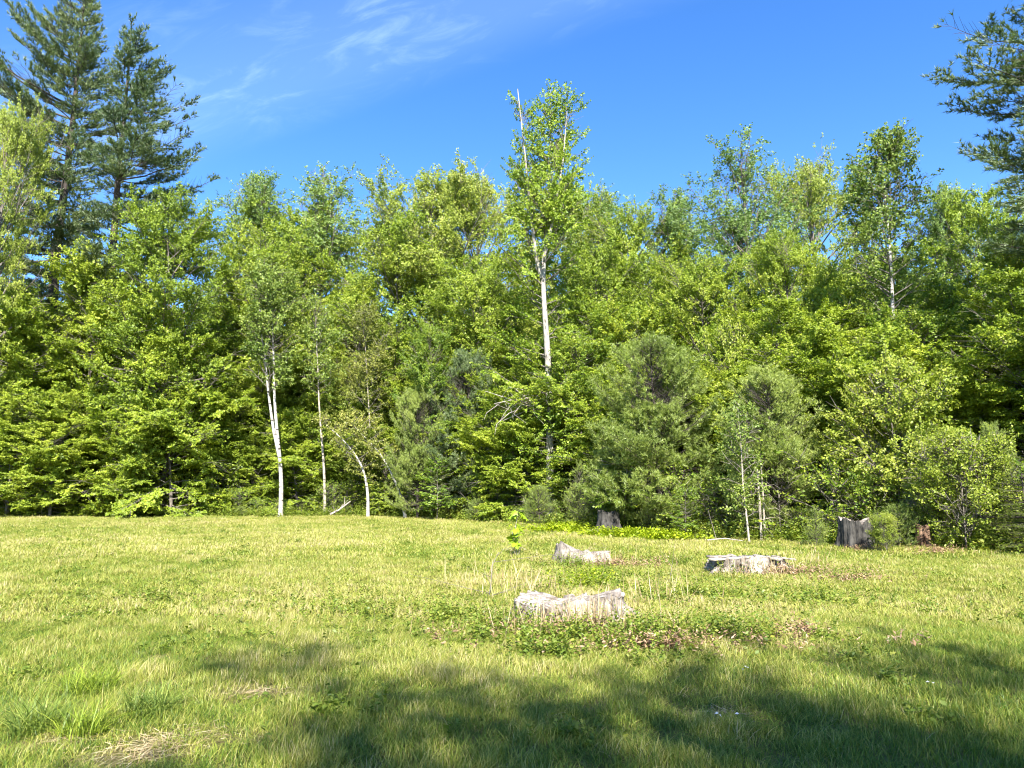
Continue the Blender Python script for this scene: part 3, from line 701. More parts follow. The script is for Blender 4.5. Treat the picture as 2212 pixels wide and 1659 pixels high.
put_birch('birch_tree', birch(303, d - 1.0, [(795, 1112), (795, 1070), (789, 1030), (778, 1000), (762, 975), (740, 950), (712, 925), (690, 905)], 905, 1035, 1.1, 'tawny', 'birchbark', 0.085, limbs=26, elev=(10, 45), leaf=(0.10, 0.075)), d - 1.0, 'white birch bent over to the left in a low arc', GB)
put_birch('birch_tree', birch(304, d - 1.2, [(877, 1103), (868, 1075), (852, 1035), (838, 1005), (818, 975), (800, 955), (770, 925), (748, 900)], 900, 1010, 1.0, 'tawny', 'birchbark', 0.08, limbs=24, elev=(10, 45), leaf=(0.10, 0.075)), d - 1.2, 'leaning birch nearest the young pine, bent left from a pale base', GB)
put_birch('birch_tree', birch(305, d + 1.2, [(806, 1106), (804, 1000), (798, 900), (793, 820), (789, 750), (785, 672)], 672, 930, 1.35, 'tawny', 'tanbark', 0.055, limbs=44, leaf=(0.10, 0.07)), d + 1.2, 'thin tawny birch with a pointed olive crown behind the leaning ones', GB)
# the tall birch on the right
d = 25.0
put_birch('birch_tree', birch(306, d, [(1926, 1080), (1925, 900), (1928, 790), (1929, 700), (1926, 600), (1920, 500), (1912, 430), (1914, 380), (1918, 318)], 300, 720, 1.65, 'birch', 'birchbark', 0.125, show=430, limbs=70, elev=(25, 66), leaf=(0.10, 0.075), gap=-0.22), d, 'tall slender white-trunked birch rising above the leafy shrubs at right', None)
# the sapling birch in front of the right bushy pine
d = 20.8
put_birch('birch_tree', birch(307, d, [(1619, 1170), (1612, 1110), (1604, 1040), (1602, 980), (1598, 930), (1594, 885)], 885, 1120, 0.62, 'birch', 'tanbark', 0.032, limbs=30, elev=(15, 50), leaf=(0.08, 0.06)), d, 'thin pale birch sapling standing before the right bushy pine', None)

# bushy young pines
bp1 = conifer(401, 7, 2.5, 0.4, lambda t: np.interp(t, [0, .2, .5, .75, .9, 1], [.9, 1, .88, .62, .38, .10]), 0.10, spacing=0.36, per=8, elev=(2, 48), sag=0.12, tip=0.7, needle=(0.14, 0.016), nn=12, dtuft=0.14, ds=0.13, puff=4, spread=1.1, gap=-0.45, leaf_m='youngpine', irregular=0.22, up=0.7, inner=0.32)
bp2 = conifer(402, 7, 2.3, 0.5, lambda t: np.interp(t, [0, .2, .5, .75, .9, 1], [.9, 1, .9, .66, .40, .10]), 0.10, spacing=0.38, per=8, elev=(4, 50), sag=0.12, tip=0.7, needle=(0.14, 0.016), nn=12, dtuft=0.15, ds=0.14, puff=4, spread=1.1, gap=-0.4, leaf_m='youngpine', irregular=0.25, up=0.7, inner=0.32)
sp1 = conifer(403, 1.5, 0.75, 0.05, lambda t: np.interp(t, [0, .3, .6, 1], [.9, 1, .75, .15]), 0.025, spacing=0.14, per=6, elev=(12, 60), sag=0.05, tip=0.5, needle=(0.11, 0.008), nn=9, dtuft=0.09, ds=0.13, gap=-0.7, leaf_m='youngpine', up=0.8, inner=0.3)
sp2 = conifer(404, 2.2, 0.75, 0.05, lambda t: np.interp(t, [0, .3, .6, 1], [1, .9, .6, .15]), 0.03, spacing=0.17, per=6, elev=(12, 60), sag=0.05, tip=0.5, needle=(0.11, 0.008), nn=9, dtuft=0.09, ds=0.14, gap=-0.7, leaf_m='youngpine', up=0.8, inner=0.3)
GP, GS = 'bushy young pines', 'small pine bushes along the edge'
place('young_pine', bp1, 7, 1420, 728, 25.2, 'largest bushy olive pine right of the tall maple', 'tree', GP, 0.5, 1.08)
place('young_pine', bp2, 7, 1655, 795, 22.6, 'bushy olive pine with the thin birch sapling in front of it', 'tree', GP, 1.7, 1.08)
place('young_pine', bp2, 7, 905, 835, 34.8, 'bushy pine between the leaning birches and the dark pine', 'tree', GP, 4.0, 0.75)
def shade_darkened(ms):
    c = ms[1].copy(); c.materials[0] = M['pine']; return [ms[0], c, ms[2]]  # the shade on these pines is put in as darker needle colour
bp1d, bp2d = shade_darkened(bp1), shade_darkened(bp2)
place('young_pine', bp1d, 7, 1010, 760, 35.8, 'dark shaded young pine left of the tall maple', 'tree', GP, 2.4, 0.85)
place('young_pine', bp2d, 7, 1105, 930, 33.8, 'low shaded pine just left of the tall maple foot', 'tree', GP, 3.0, 1.0)
place('young_pine', bp1, 7, 2145, 915, 17.8, 'pale young pine whose tip shows above the small-leaved shrub', 'tree', GP, 2.0, 0.55)
place('pine_bush', sp1, 1.5, 1030, 1075, 32.5, 'low rounded pine bush at the grass left of the leafy sapling', 'shrub', GS, 0.4, 1.25)
place('pine_bush', sp1, 1.5, 1165, 1046, 28.8, 'grey-green pine bush at the foot of the tall maple', 'shrub', GS, 2.0, 1.05)
place('pine_bush', sp2, 2.2, 1252, 995, 27.0, 'upright pine bush left of the stump in the shade', 'shrub', GS, 0.2, 0.85)
place('pine_bush', sp2, 2.2, 1400, 1062, 24.5, 'small pine bush right of the stump in the shade', 'shrub', GS, 1.1, 0.85)
place('pine_bush', sp2, 2.2, 1762, 1095, 19.2, 'small bright pine bush left of the grey weathered stump', 'shrub', GS, 3.1, 1.0)
place('pine_bush', sp1, 1.5, 1938, 1085, 18.2, 'low pine bush between the grey stump and the split one', 'shrub', GS, 3.1, 1.2)
place('pine_bush', sp1, 1.5, 520, 1093, 36.2, 'small pale pine bush on the grass edge left of the white birch', 'shrub', GS, 5.1, 1.6)
hem = conifer(405, 4.2, 1.9, 0.15, cone, 0.06, spacing=0.26, per=7, elev=(-4, 25), sag=0.15, tip=-0.4, needle=(0.055, 0.014), nn=12, dtuft=0.075, ds=0.16, sub=0.45, gap=-0.6, leaf_m='hemlock', flatn=True, inner=0.2)
place('hemlock', hem, 4.2, 2215, 985, 16.6, 'dark hemlock with flat drooping sprays at the right frame edge', 'tree', None, 0.0, 1.0)

# leafy shrubs on the right and in the middle
sh1 = broadleaf(501, 5.2, 2.0, 0.3, dome, 0.05, limbs=60, elev=(15, 68), curl=0.25, ds=0.15, sub=0.38, dt=0.11, twig=0.32, m=11, leaf=(0.105, 0.068), flat=0.55, droop=0.45, gap=-0.25, gfreq=0.5, leaf_m='shrub', inner=0.3)
sh2 = broadleaf(502, 3.2, 1.35, 0.15, dome, 0.03, limbs=56, elev=(42, 80), curl=0.25, ds=0.12, sub=0.38, dt=0.10, twig=0.28, m=11, leaf=(0.075, 0.05), flat=0.3, droop=0.4, gap=-0.12, gfreq=0.8, lenr=(0.5, 1.4), tops=1.5, leaf_m='shrub', inner=0.3)
sh3 = broadleaf(503, 3.4, 0.95, 0.5, egg, 0.03, limbs=34, elev=(5, 45), curl=0.0, ds=0.15, sub=0.4, dt=0.12, twig=0.3, m=10, leaf=(0.13, 0.075), flat=0.8, droop=0.6, gap=-0.2, gfreq=0.5, leaf_m='dark', inner=0.2)
place('leafy_shrub', sh1, 5.2, 1935, 775, 20.2, 'large bright yellow-green shrub below the tall birch', 'shrub', 'leafy shrubs at the right edge', 0.4, 0.95)
place('leafy_shrub', sh1, 5.2, 1840, 920, 21.3, 'middle-height shrub between the right bushy pine and the largest shrub', 'shrub', 'leafy shrubs at the right edge', 2.4, 1.0)
place('leafy_shrub', sh2, 3.2, 2075, 925, 17.6, 'small-leaved pale shrub above the split stump', 'shrub', 'leafy shrubs at the right edge', 1.4, 1.05)
place('leafy_shrub', sh2, 3.2, 2010, 1030, 18.4, 'lower small-leaved shrub on the left of the pale one', 'shrub', 'leafy shrubs at the right edge', 4.0, 0.85)
place('leafy_shrub', sh2, 3.2, 1912, 1108, 17.4, 'small leafy bush covering the right half of the grey weathered stump', 'shrub', 'leafy shrubs at the right edge', 5.0, 0.95)
place('leafy_shrub', sh3, 3.4, 1345, 885, 25.2, 'slim dark leafy shrub with sunlit tips above the shaded stump', 'shrub', None, 0.8, 1.0)
place('leafy_shrub', sh3, 3.4, 1478, 1050, 22.6, 'bright big-leaved seedling tree in front of the largest bushy pine', 'shrub', None, 2.0, 1.1)
place('leafy_shrub', sh3, 3.4, 945, 985, 33.6, 'green leafy shrub lit in front of the bushy pine by the birches', 'shrub', None, 3.0, 1.1)
place('leafy_shrub', sh3, 3.4, 820, 1040, 36.0, 'low leafy bush between the feet of the two leaning birches', 'shrub', None, 4.0, 1.2)
place('leafy_shrub', sh1, 5.2, 1590, 690, 27.0, 'bright green leafy tree showing between the tops of the two bushy pines', 'shrub', None, 4.0, 0.55)
# thin dark trunks in the gap below the right bushy pine
for px, d, r, h, lab in ((1643, 21.2, 0.035, 2.0, 'reddish bare stem right of the pale birch sapling'), (1651, 21.6, 0.03, 2.4, 'thin grey stem behind the reddish bare one')):
    t_ = Tubes(); t_.add(np.array([[0, 0, -.1], [0.0, 0, h * .5], [-0.03, 0, h]]), [r, r * .85, r * .6], 6)
    gg = rng_of(int(px))
    for k in range(9):
        z = gg.uniform(0.3, h); a = gg.uniform(0, 6.3); l_ = gg.uniform(.3, .9); t_.add(np.array([[0, 0, z], [math.cos(a) * l_ * .5, math.sin(a) * l_ * .5, z + .05], [math.cos(a) * l_, math.sin(a) * l_, z - 0.15]]), [0.008, 0.006, 0.003], 3)
    x = proj_x(px, d, 0.5); o = link('bare_stem', t_.mesh('bare_stem', M['tanbark']), None, (x, d, float(ground_z(x, d)))); o['label'] = lab; o['category'] = 'dead tree'

# trees behind the camera whose crowns throw the shade on the near grass
shade_mesh = broadleaf(23, 18, 4.9, 3.4, dome, 0.22, limbs=46, elev=(4, 54), curl=0.28, **{**md_, 'leaf': (0.2, 0.17), 'm': 7, 'gap': -0.02, 'dt': 0.2})
for x, y, k, rt, lab in ((1.3, -10.2, 0.72, 4.0, 'smallest maple behind the viewer shading the bottom centre of the grass'), (3.9, -12.2, 0.78, 1.3, 'maple behind the viewer between the smallest and the right ones'), (8.6, -12.6, 0.8, 5.2, 'maple behind the viewer shading the right part of the grass'), (5.9, -13.4, 0.85, 0.4, 'maple behind the viewer shading the near grass at right'), (11.5, -13.9, 0.86, 2.0, 'maple behind the viewer, farthest to the right')):
    plant('maple_tree', shade_mesh if x < 3 or 8 < x < 9 else maple[0], (x, y, 0), lab, 'tree', 'shade trees behind the viewer', rt, (k, k, k))

# ------------------------------------------------------------------ grass
def blade_clump(seed, n, h, w, rad, bend, segs=3):
    gg = rng_of(seed); V, F, A = [], [], []; c = 0
    for i in range(n):
        a = gg.uniform(0, 6.28); rr = rad * math.sqrt(gg.uniform(0, 1)); p = np.array([math.cos(a) * rr, math.sin(a) * rr, -0.01])
        az = gg.uniform(0, 6.28); ln = h * gg.uniform(0.45, 1.2); bd = bend * gg.uniform(0.3, 1.5); ww = w * gg.uniform(0.7, 1.3)
        d_ = np.array([math.cos(az), math.sin(az), 0]); sd = np.array([-d_[1], d_[0], 0]); tw = gg.uniform(-.6, .6); sd = sd * math.cos(tw) + d_ * math.sin(tw)
        t = gg.uniform(0, 1)
        s = np.linspace(0, 1, segs + 1)
        mid = p + d_ * (ln * bd * s ** 2)[:, None] + np.array([0, 0, 1.0]) * (ln * s * (1 - 0.35 * bd * s))[:, None]
        for k in range(segs + 1):
            wk = ww * 0.5 * (1 - s[k] ** 2 * 0.95) if k < segs else 0
            if k < segs: V += [mid[k] - sd * wk, mid[k] + sd * wk]; A += [t, t]
            else: V.append(mid[k]); A.append(t)
        for k in range(segs - 1): F.append((c + 2 * k, c + 2 * k + 1, c + 2 * k + 3, c + 2 * k + 2))
        F.append((c + 2 * segs - 2, c + 2 * segs - 1, c + 2 * segs, c + 2 * segs)); c += 2 * segs + 1
    V = np.array(V); F = np.array(F); q = F[F[:, 2] != F[:, 3]]; tr_ = F[F[:, 2] == F[:, 3]][:, :3]
    return V, [q, tr_], np.array(A)
def grass_mat():
    m, t = new_mat('meadow_grass')
    tone = N(t, 'ShaderNodeAttribute', attribute_name='tone', attribute_type='INSTANCER').outputs['Fac']
    f = fmath(t, 'ADD', tone, fmath(t, 'MULTIPLY', fmath(t, 'SUBTRACT', attr(t, 'tint'), 0.5), 0.62), clamp=True)
    c = ramp(t, f, [(0.0, (0.075, 0.145, 0.016)), (0.25, (0.160, 0.240, 0.028)), (0.5, (0.300, 0.330, 0.050)), (0.72, (0.43, 0.40, 0.10)), (1.0, (0.52, 0.44, 0.23))])
    dif = N(t, 'ShaderNodeBsdfDiffuse'); L(t, c, dif.inputs[0])
    tr = N(t, 'ShaderNodeBsdfTranslucent'); L(t, vmath(t, 'MULTIPLY', c, (1.1, 1.15, 0.7)), tr.inputs[0])
    mx = N(t, 'ShaderNodeMixShader'); mx.inputs[0].default_value = 0.35; L(t, dif.outputs[0], mx.inputs[1]); L(t, tr.outputs[0], mx.inputs[2])
    gl = N(t, 'ShaderNodeBsdfGlossy'); gl.inputs['Roughness'].default_value = 0.45
    m2 = N(t, 'ShaderNodeMixShader'); m2.inputs[0].default_value = 0.025; L(t, mx.outputs[0], m2.inputs[1]); L(t, gl.outputs[0], m2.inputs[2])
    out = N(t, 'ShaderNodeOutputMaterial'); L(t, m2.outputs[0], out.inputs[0]); return m
M['grass'] = grass_mat()
def clump_mesh(*a, **k):
    V, F, A = blade_clump(*a, **k); return mesh_of('grass_clump', V, F, M['grass'], {'tint': A})
GV = [[clump_mesh(900 + i, 15, 0.105, 0.0042, 0.075, 0.8)] for i in range(4)] + \
     [[clump_mesh(910 + i, 20, 0.10, 0.0075, 0.14, 0.75, 2)] for i in range(3)] + \
     [[clump_mesh(920 + i, 28, 0.10, 0.012, 0.26, 0.7, 2)] for i in range(3)]
g = rng_of(33)
bands = [(2.6, 5.5, 430, 0), (5.5, 9, 380, 0), (9, 16, 190, 4), (16, 26, 90, 7), (26, 38.5, 60, 7)]
stump_spots = []     # (x, y, r) filled where the grass stays thin
FR = on_ground(1235, 1352); MD = on_ground(1262, 1222); RT = on_ground(1645, 1240)
bare = [(*on_ground(365, 1605)[:2], 0.34, 0.24), (*on_ground(150, 1600)[:2], 0.22, 0.14), (*on_ground(310, 1635)[:2], .3, .2), (*on_ground(560, 1500)[:2], 0.25, 0.16), (*on_ground(1560, 1545)[:2], .2, .12)]
GPT, GSC, GRO, GID, GTO = [], [], [], [], []
for y0, y1, dens, v0 in bands:
    area_w = lambda y: 0.72 * y + 1.8
    n = int(dens * (y1 - y0) * 2 * area_w((y0 + y1) / 2))
    y = np.sqrt(g.uniform(y0 ** 2, y1 ** 2, n)); x = g.uniform(-1, 1, n) * area_w(y)
    keep = y < edge_depth(x, y) + 0.4
    p2 = np.stack([x, y], 1)
    big = waves(p2, 0.09, 61); med = waves(p2, 0.33, 62); fine = waves(p2, 1.1, 63)
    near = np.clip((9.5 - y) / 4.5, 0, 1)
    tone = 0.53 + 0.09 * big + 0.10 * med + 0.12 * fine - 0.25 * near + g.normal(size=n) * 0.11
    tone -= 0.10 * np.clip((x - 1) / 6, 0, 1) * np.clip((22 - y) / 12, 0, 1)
    tone += 0.30 * (g.uniform(size=n) < 0.07)
    hgt = 0.72 + 0.18 * med + 0.30 * fine + 0.35 * near * (0.5 + 0.5 * np.clip(waves(p2, 0.8, 64) * 1.5, -1, 1))
    for bx_, by_, ra, rb_ in bare:
        q = ((x - bx_) / ra) ** 2 + ((y - by_) / rb_) ** 2 + 1.1 * waves(p2, 2.2, 65)
        keep &= ~((q < 1) & (g.uniform(size=n) < 0.75)); near_b = np.clip(2.2 - q, 0, 1); tone += 0.25 * near_b; hgt = hgt * (1 - 0.35 * near_b)
    for s_, rr in ((FR, 0.62), (MD, 0.6), (RT, 0.65)):
        q = np.hypot(x - s_[0], (y - s_[1] - 0.45)) / rr; keep &= q > 0.9; tone += 0.16 * np.clip(1.9 - q, 0, 1); hgt *= 1 + 0.3 * np.clip(1.9 - q, 0, 1)
    x, y, tone, hgt = x[keep], y[keep], tone[keep], np.clip(hgt[keep], 0.35, 1.9); n = len(x)
    sxy = g.uniform(0.8, 1.3, n)
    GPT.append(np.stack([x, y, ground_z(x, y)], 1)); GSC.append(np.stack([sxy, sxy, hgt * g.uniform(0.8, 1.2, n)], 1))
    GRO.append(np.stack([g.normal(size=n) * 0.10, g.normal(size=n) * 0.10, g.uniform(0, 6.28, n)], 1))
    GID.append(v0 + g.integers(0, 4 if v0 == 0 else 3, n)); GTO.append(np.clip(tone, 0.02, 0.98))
scatter('grass', np.concatenate(GPT), np.concatenate(GRO), np.concatenate(GSC), np.concatenate(GID), GV, {'tone': np.concatenate(GTO)}, label='uncut sunlit meadow grass mixed with dry straw')

# tussocks of longer grass at the lower left
def tussock(seed, px, py, h, wx, wy, n, mat, lean, label):
    gg = rng_of(seed); V, F, A = blade_clump(seed, n, h, 0.0065, 1.0, 1.1, 4)
    sel = V.copy(); c = on_ground(px, py); sel[:, 0] *= 1.0
    # blade roots spread over an ellipse
    k = 9; b = sel.reshape(-1, k, 3); root = b[:, :1].copy(); root[..., 2] = 0
    b = (b - root) + root * np.array([wx, wy, 0]) + np.array([lean, 0, 0]) * (b[..., 2:3] / h) ** 2 * h
    o = link('grass_tussock', mesh_of('grass_tussock', b.reshape(-1, 3), F, M[mat], {'tint': A}), None, c); o['label'] = label; o['category'] = 'grass tuft'; o['group'] = 'long grass tussocks'
tussock(701, 195, 1500, 0.28, 0.19, 0.16, 300, 'maple', 0.15, 'bright yellow-green tussock of long grass, upper one at lower left')
tussock(702, 175, 1592, 0.26, 0.14, 0.11, 220, 'maple', 0.25, 'yellow-green tussock leaning right above a bare patch')
tussock(703, 75, 1585, 0.30, 0.13, 0.13, 330, 'birch', 0.0, 'dark green upright tussock at the left frame edge')
tussock(704, 322, 1540, 0.24, 0.17, 0.14, 330, 'birch', 0.0, 'soft green tussock between the bare patches')

# straw lying on the bare patches
g = rng_of(44); V, F, A = [], [], []
for bx_, by_, ra, rb_ in bare:
    n = int(520 * ra * rb_ / 0.12); a = g.uniform(0, 6.28, n); rr = np.abs(g.normal(size=n)) * 0.75
    x = bx_ + np.cos(a) * rr * ra; y = by_ + np.sin(a) * rr * rb_
    V.append(np.stack([x, y, ground_z(x, y) + g.uniform(0.004, 0.03, n)], 1))
P_ = np.concatenate(V); n = len(P_); az = g.uniform(0, 6.28, n); dv = unit(np.stack([np.cos(az), np.sin(az), g.normal(size=n) * 0.12], 1))
v, f = leaf_quads(P_, dv, unit(np.array([0, 0, 1.0]) + g.normal(size=(n, 3)) * .3), g.uniform(0.03, 0.15, n), g.uniform(0.003, 0.008, n))
o = link('straw_litter', mesh_of('straw_litter', v, [f], M['straw'], {'tint': np.repeat(g.uniform(0, .9, n), 4)})); o['kind'] = 'stuff'

# ------------------------------------------------------------------ stumps
def wood_mat(name, dark, pale, rings=False):
    m, t = new_mat(name)
    tc = N(t, 'ShaderNodeTexCoord')
    mp_ = N(t, 'ShaderNodeMapping'); mp_.inputs['Scale'].default_value = (14, 14, 14) if rings else (17, 17, 2.6)
    L(t, tc.outputs['Object'], mp_.inputs[0])
    n1 = N(t, 'ShaderNodeTexNoise'); n1.inputs['Scale'].default_value = 1.4; n1.inputs['Detail'].default_value = 8; n1.inputs['Roughness'].default_value = 0.7
    L(t, mp_.outputs[0], n1.inputs['Vector'])
    n3 = N(t, 'ShaderNodeTexNoise'); n3.inputs['Scale'].default_value = 5.0; n3.inputs['Detail'].default_value = 4; L(t, tc.outputs['Object'], n3.inputs['Vector'])
    f = fmath(t, 'ADD', fmath(t, 'MULTIPLY', n1.outputs['Fac'], 0.8), fmath(t, 'ADD', fmath(t, 'MULTIPLY', attr(t, 'tint'), 0.25), fmath(t, 'MULTIPLY', fmath(t, 'SUBTRACT', n3.outputs['Fac'], 0.5), 0.7)))
    c = ramp(t, f, [(0.38, dark), (0.55, tuple((a + b) / 2 for a, b in zip(dark, pale))), (0.70, pale)])
    p = N(t, 'ShaderNodeBsdfPrincipled'); p.inputs['Roughness'].default_value = 0.9; p.inputs['Specular IOR Level'].default_value = 0.2
    L(t, c, p.inputs['Base Color'])
    b = N(t, 'ShaderNodeBump'); b.inputs['Strength'].default_value = 0.7; b.inputs['Distance'].default_value = 0.02
    L(t, n1.outputs['Fac'], b.inputs['Height']); L(t, b.outputs[0], p.inputs['Normal'])
    out = N(t, 'ShaderNodeOutputMaterial'); L(t, p.outputs[0], out.inputs[0]); return m
M['oldwood'] = wood_mat('weathered_wood', (0.028, 0.020, 0.014), (0.40, 0.345, 0.29))
M['cutwood'] = wood_mat('bleached_cut_wood', (0.13, 0.105, 0.082), (0.42, 0.375, 0.32), True)
M['shaded_greywood'] = wood_mat('shaded_grey_wood', (0.010, 0.0095, 0.009), (0.085, 0.08, 0.07))  # grey wood darkened so its colour carries the shade on the edge stumps
M['redwood'] = wood_mat('reddish_rotten_wood', (0.06, 0.030, 0.018), (0.26, 0.17, 0.115))
def stump(seed, loc, R0, H, flare, side_m, top_m, label, tilt=(0, 0), jag=0.06, lob=6, roots=None, squash=1.0, rot=0, cut=True):
    gg = rng_of(seed); na, nl = 132, 18
    th = np.arange(na) * 2 * PI / na; ph = gg.uniform(0, 6.28, 4)
    lobes_ = 0.5 + 0.5 * np.sin(lob * th + ph[0] + 0.7 * np.sin(2 * th + ph[1]))
    for (a, w_, am) in (roots or []): lobes_ = lobes_ + am * np.exp(-(((th - a + PI) % (2 * PI) - PI) / w_) ** 2)
    sm = lambda w: (lambda q: np.convolve(np.r_[q, q, q], np.ones(w) / w, 'same')[na:2 * na] * math.sqrt(w))(gg.normal(size=na))
    rid = 0.045 * sm(5) + 0.03 * sm(11) + 0.0 * np.sin(th * 19 + ph[2] + np.sin(th * 3)) + 0.018 * gg.normal(size=na)
    topz = H + tilt[0] * np.cos(th) + tilt[1] * np.sin(th) + jag * (0.5 * np.sin(2 * th + ph[3]) + 0.35 * np.sin(5 * th + ph[2]) + 0.25 * np.sin(9 * th + ph[1]) + 0.2 * np.sin(17 * th + ph[0])) + 0.10 * jag * gg.normal(size=na) + 0.45 * jag * sm(7)
    rows_ = []; tint = []
    for k in range(nl):
        t = k / (nl - 1)
        r = R0 * (1 + flare * (1 - t) ** 2.6 * (0.35 + lobes_ * (0.75 + 0.5 * np.sin(11 * th + ph[3]))) + rid * (0.5 + 0.8 * (1 - t)) + 0.015 * gg.normal(size=na))
        rows_.append(np.stack([np.cos(th) * r, np.sin(th) * r * squash, -0.12 + (topz + 0.12) * t], 1)); tint.append(np.clip(0.4 + 0.5 * t * t + 0.2 * np.sin(th * 5 + ph[1]), 0, 1))
    V = np.concatenate(rows_); ix = np.arange(na * nl).reshape(nl, na)
    F = np.stack([ix[:-1], np.roll(ix[:-1], -1, 1), np.roll(ix[1:], -1, 1), ix[1:]], -1).reshape(-1, 4)
    o = thing('tree_stump', loc, label, 'stump', 'old tree stumps in the field', rot)
    link('side', mesh_of('side', V, [F], side_m, {'tint': np.concatenate(tint)}, False), o)
    rim = rows_[-1]; c = rim.mean(0); T = [rim + np.array([0, 0, 0.003])]
    for q in (0.88, 0.68, 0.45, 0.22):
        rr = c + (rim - c) * q; rr[:, 2] += -0.025 * (1 - q) + gg.normal(size=na) * 0.008; T.append(rr)
    V2 = np.concatenate(T + [c[None]]); ix = np.arange(na * 5).reshape(5, na)
    F2 = np.stack([ix[:-1], np.roll(ix[:-1], -1, 1), np.roll(ix[1:], -1, 1), ix[1:]], -1).reshape(-1, 4)
    F3 = np.stack([ix[4], np.roll(ix[4], -1), np.full(na, na * 5)], -1)
    link('cut_top', mesh_of('cut_top', V2, [F2, F3], top_m, {'tint': np.clip(0.6 + 0.2 * gg.normal(size=len(V2)), 0, 1)}, False), o)
    return o
def slab(parent, c, l_, w_, t_, az, tilt, mat, seed):
    gg = rng_of(seed); n = 10; s = np.linspace(-.5, .5, n); e1 = 0.5 * w_ * (1 + 0.2 * gg.normal(size=n)); e1[0] *= .4; e1[-1] *= .5
    V = []
    for z in (0, t_):
        for k in range(n): V += [(s[k] * l_, -e1[k], z + 0.006 * gg.normal() + tilt * s[k]), (s[k] * l_, e1[k] * .9, z + 0.006 * gg.normal() + tilt * s[k])]
    V = np.array(V); F = []
    for k in range(n - 1):
        a = 2 * k; b = 2 * n + 2 * k
        F += [(a, a + 2, a + 3, a + 1), (b, b + 1, b + 3, b + 2), (a, b, b + 2, a + 2), (a + 1, a + 3, b + 3, b + 1)]
    F += [(0, 1, 2 * n + 1, 2 * n), (2 * n - 2, 4 * n - 2, 4 * n - 1, 2 * n - 1)]
    ca, sa = math.cos(az), math.sin(az); V[:, :2] = np.stack([V[:, 0] * ca - V[:, 1] * sa, V[:, 0] * sa + V[:, 1] * ca], 1)
    link('splinter', mesh_of('splinter', V + np.array(c), [np.array(F)], mat, {'tint': np.full(len(V), 0.6)}), parent)
stump(801, (FR[0], FR[1] + 0.50, FR[2]), 0.64, 0.22, 0.60, M['oldwood'], M['cutwood'], 'pale weathered stump nearest the viewer with dry stalks before it', tilt=(0.045, -0.06), jag=0.07, lob=7, roots=[(-0.15, 0.25, 1.1), (3.2, 0.35, 0.6)])
stump(802, (MD[0], MD[1] + 0.60, MD[2]), 0.56, 0.23, 0.65, M['oldwood'], M['cutwood'], 'ragged stump sloping down to the right behind the nearest one', tilt=(-0.075, -0.05), jag=0.08, lob=5, roots=[(3.3, 0.3, 0.5), (0.1, .5, .8)])
s3 = stump(803, (RT[0] - 0.1, RT[1] + 0.6, RT[2]), 0.68, 0.22, 0.6, M['oldwood'], M['cutwood'], 'low broad stump with split pale slabs on top at right', tilt=(-0.02, -0.05), jag=0.06, lob=5, roots=[(0.0, .4, 1.2), (-0.5, .3, .6)])
slab(s3, (-0.33, -0.38, 0.25), 0.95, 0.22, 0.03, 0.08, 0.06, M['cutwood'], 1); slab(s3, (0.28, -0.45, 0.25), 0.5, 0.24, 0.05, -0.1, -0.06, M['cutwood'], 2); slab(s3, (0.62, -0.3, 0.24), 0.42, 0.16, 0.03, -0.2, -0.06, M['cutwood'], 3)
slab(s3, (-0.55, -0.2, 0.26), 0.5, 0.2, 0.03, 0.3, 0.0, M['cutwood'], 4)
p = on_ground(1318, 1152); stump(804, (p[0], p[1] + 0.3, p[2]), 0.36, 0.68, 0.55, M['shaded_greywood'], M['shaded_greywood'], 'tall dark stump in the shade of the pines with pale roots', jag=0.06, lob=5, roots=[(-1.9, .3, 1.0), (-0.4, .4, .8)])
p = on_ground(1868, 1186); stump(805, (p[0], p[1] + 0.42, p[2]), 0.38, 0.66, 0.32, M['shaded_greywood'], M['oldwood'], 'tall grey weathered stump under the leafy shrubs at right', tilt=(-0.05, -0.03), jag=0.08, lob=5)
p = on_ground(2006, 1186); stump(806, (p[0], p[1] + 0.2, p[2]), 0.14, 0.52, 0.5, M['redwood'], M['redwood'], 'narrow reddish split stump right of the grey one', jag=0.06, lob=4)

# roots running out on the ground before the shaded stump
tb_ = Tubes()
for px0, py0, px1, py1 in ((1305, 1148, 1268, 1152), (1300, 1149, 1285, 1158)):
    a = on_ground(px0, py0); b = on_ground(px1, py1); tb_.add(np.stack([a + [0, 0, .12], (a + b) / 2 + [0, 0, .10], b + [0, 0, .02]]), [0.07, 0.05, 0.03], 7)
o = link('surface_root', tb_.mesh('surface_root', M['oldwood'])); o['label'] = 'pale roots running from the shaded stump over the grass'; o['category'] = 'root'
# fallen branches
def branch_thing(name, pts, r, seed, mat, label, cat, twigs=6):
    gg = rng_of(seed); pts = np.asarray(pts); t_ = Tubes(); t_.add(pts, np.linspace(r, r * .5, len(pts)), 6)
    for k in range(twigs):
        i = gg.uniform(0, len(pts) - 1.01); q = pts[int(i)] + (pts[int(i) + 1] - pts[int(i)]) * (i % 1); dv = gg.normal(size=3) * 0.5; dv[2] = abs(dv[2]) * .6 + .1
        t_.add(np.stack([q, q + dv * .5, q + dv]), [r * .4, r * .25, r * .1], 4)
    o = link(name, t_.mesh(name, M[mat])); o['label'] = label; o['category'] = cat
a = at(713, 1112, 35.4); b = at(757, 1083, 35.7); branch_thing('fallen_branch', [a + [0, 0, .02], a * .6 + b * .4 + [0, 0, -.05], b], 0.05, 1, 'deadwood', 'bleached fallen branch propped up behind the grass between the birches', 'branch')
a = on_ground(1528, 1173); b = on_ground(1604, 1172); branch_thing('fallen_branch', [a + [0, 0, .08], (a + b) / 2 + [0, 0, .12], b + [0, 0, .05]], 0.018, 2, 'deadwood', 'thin pale stick lying in the grass behind the split stump', 'branch', 1)
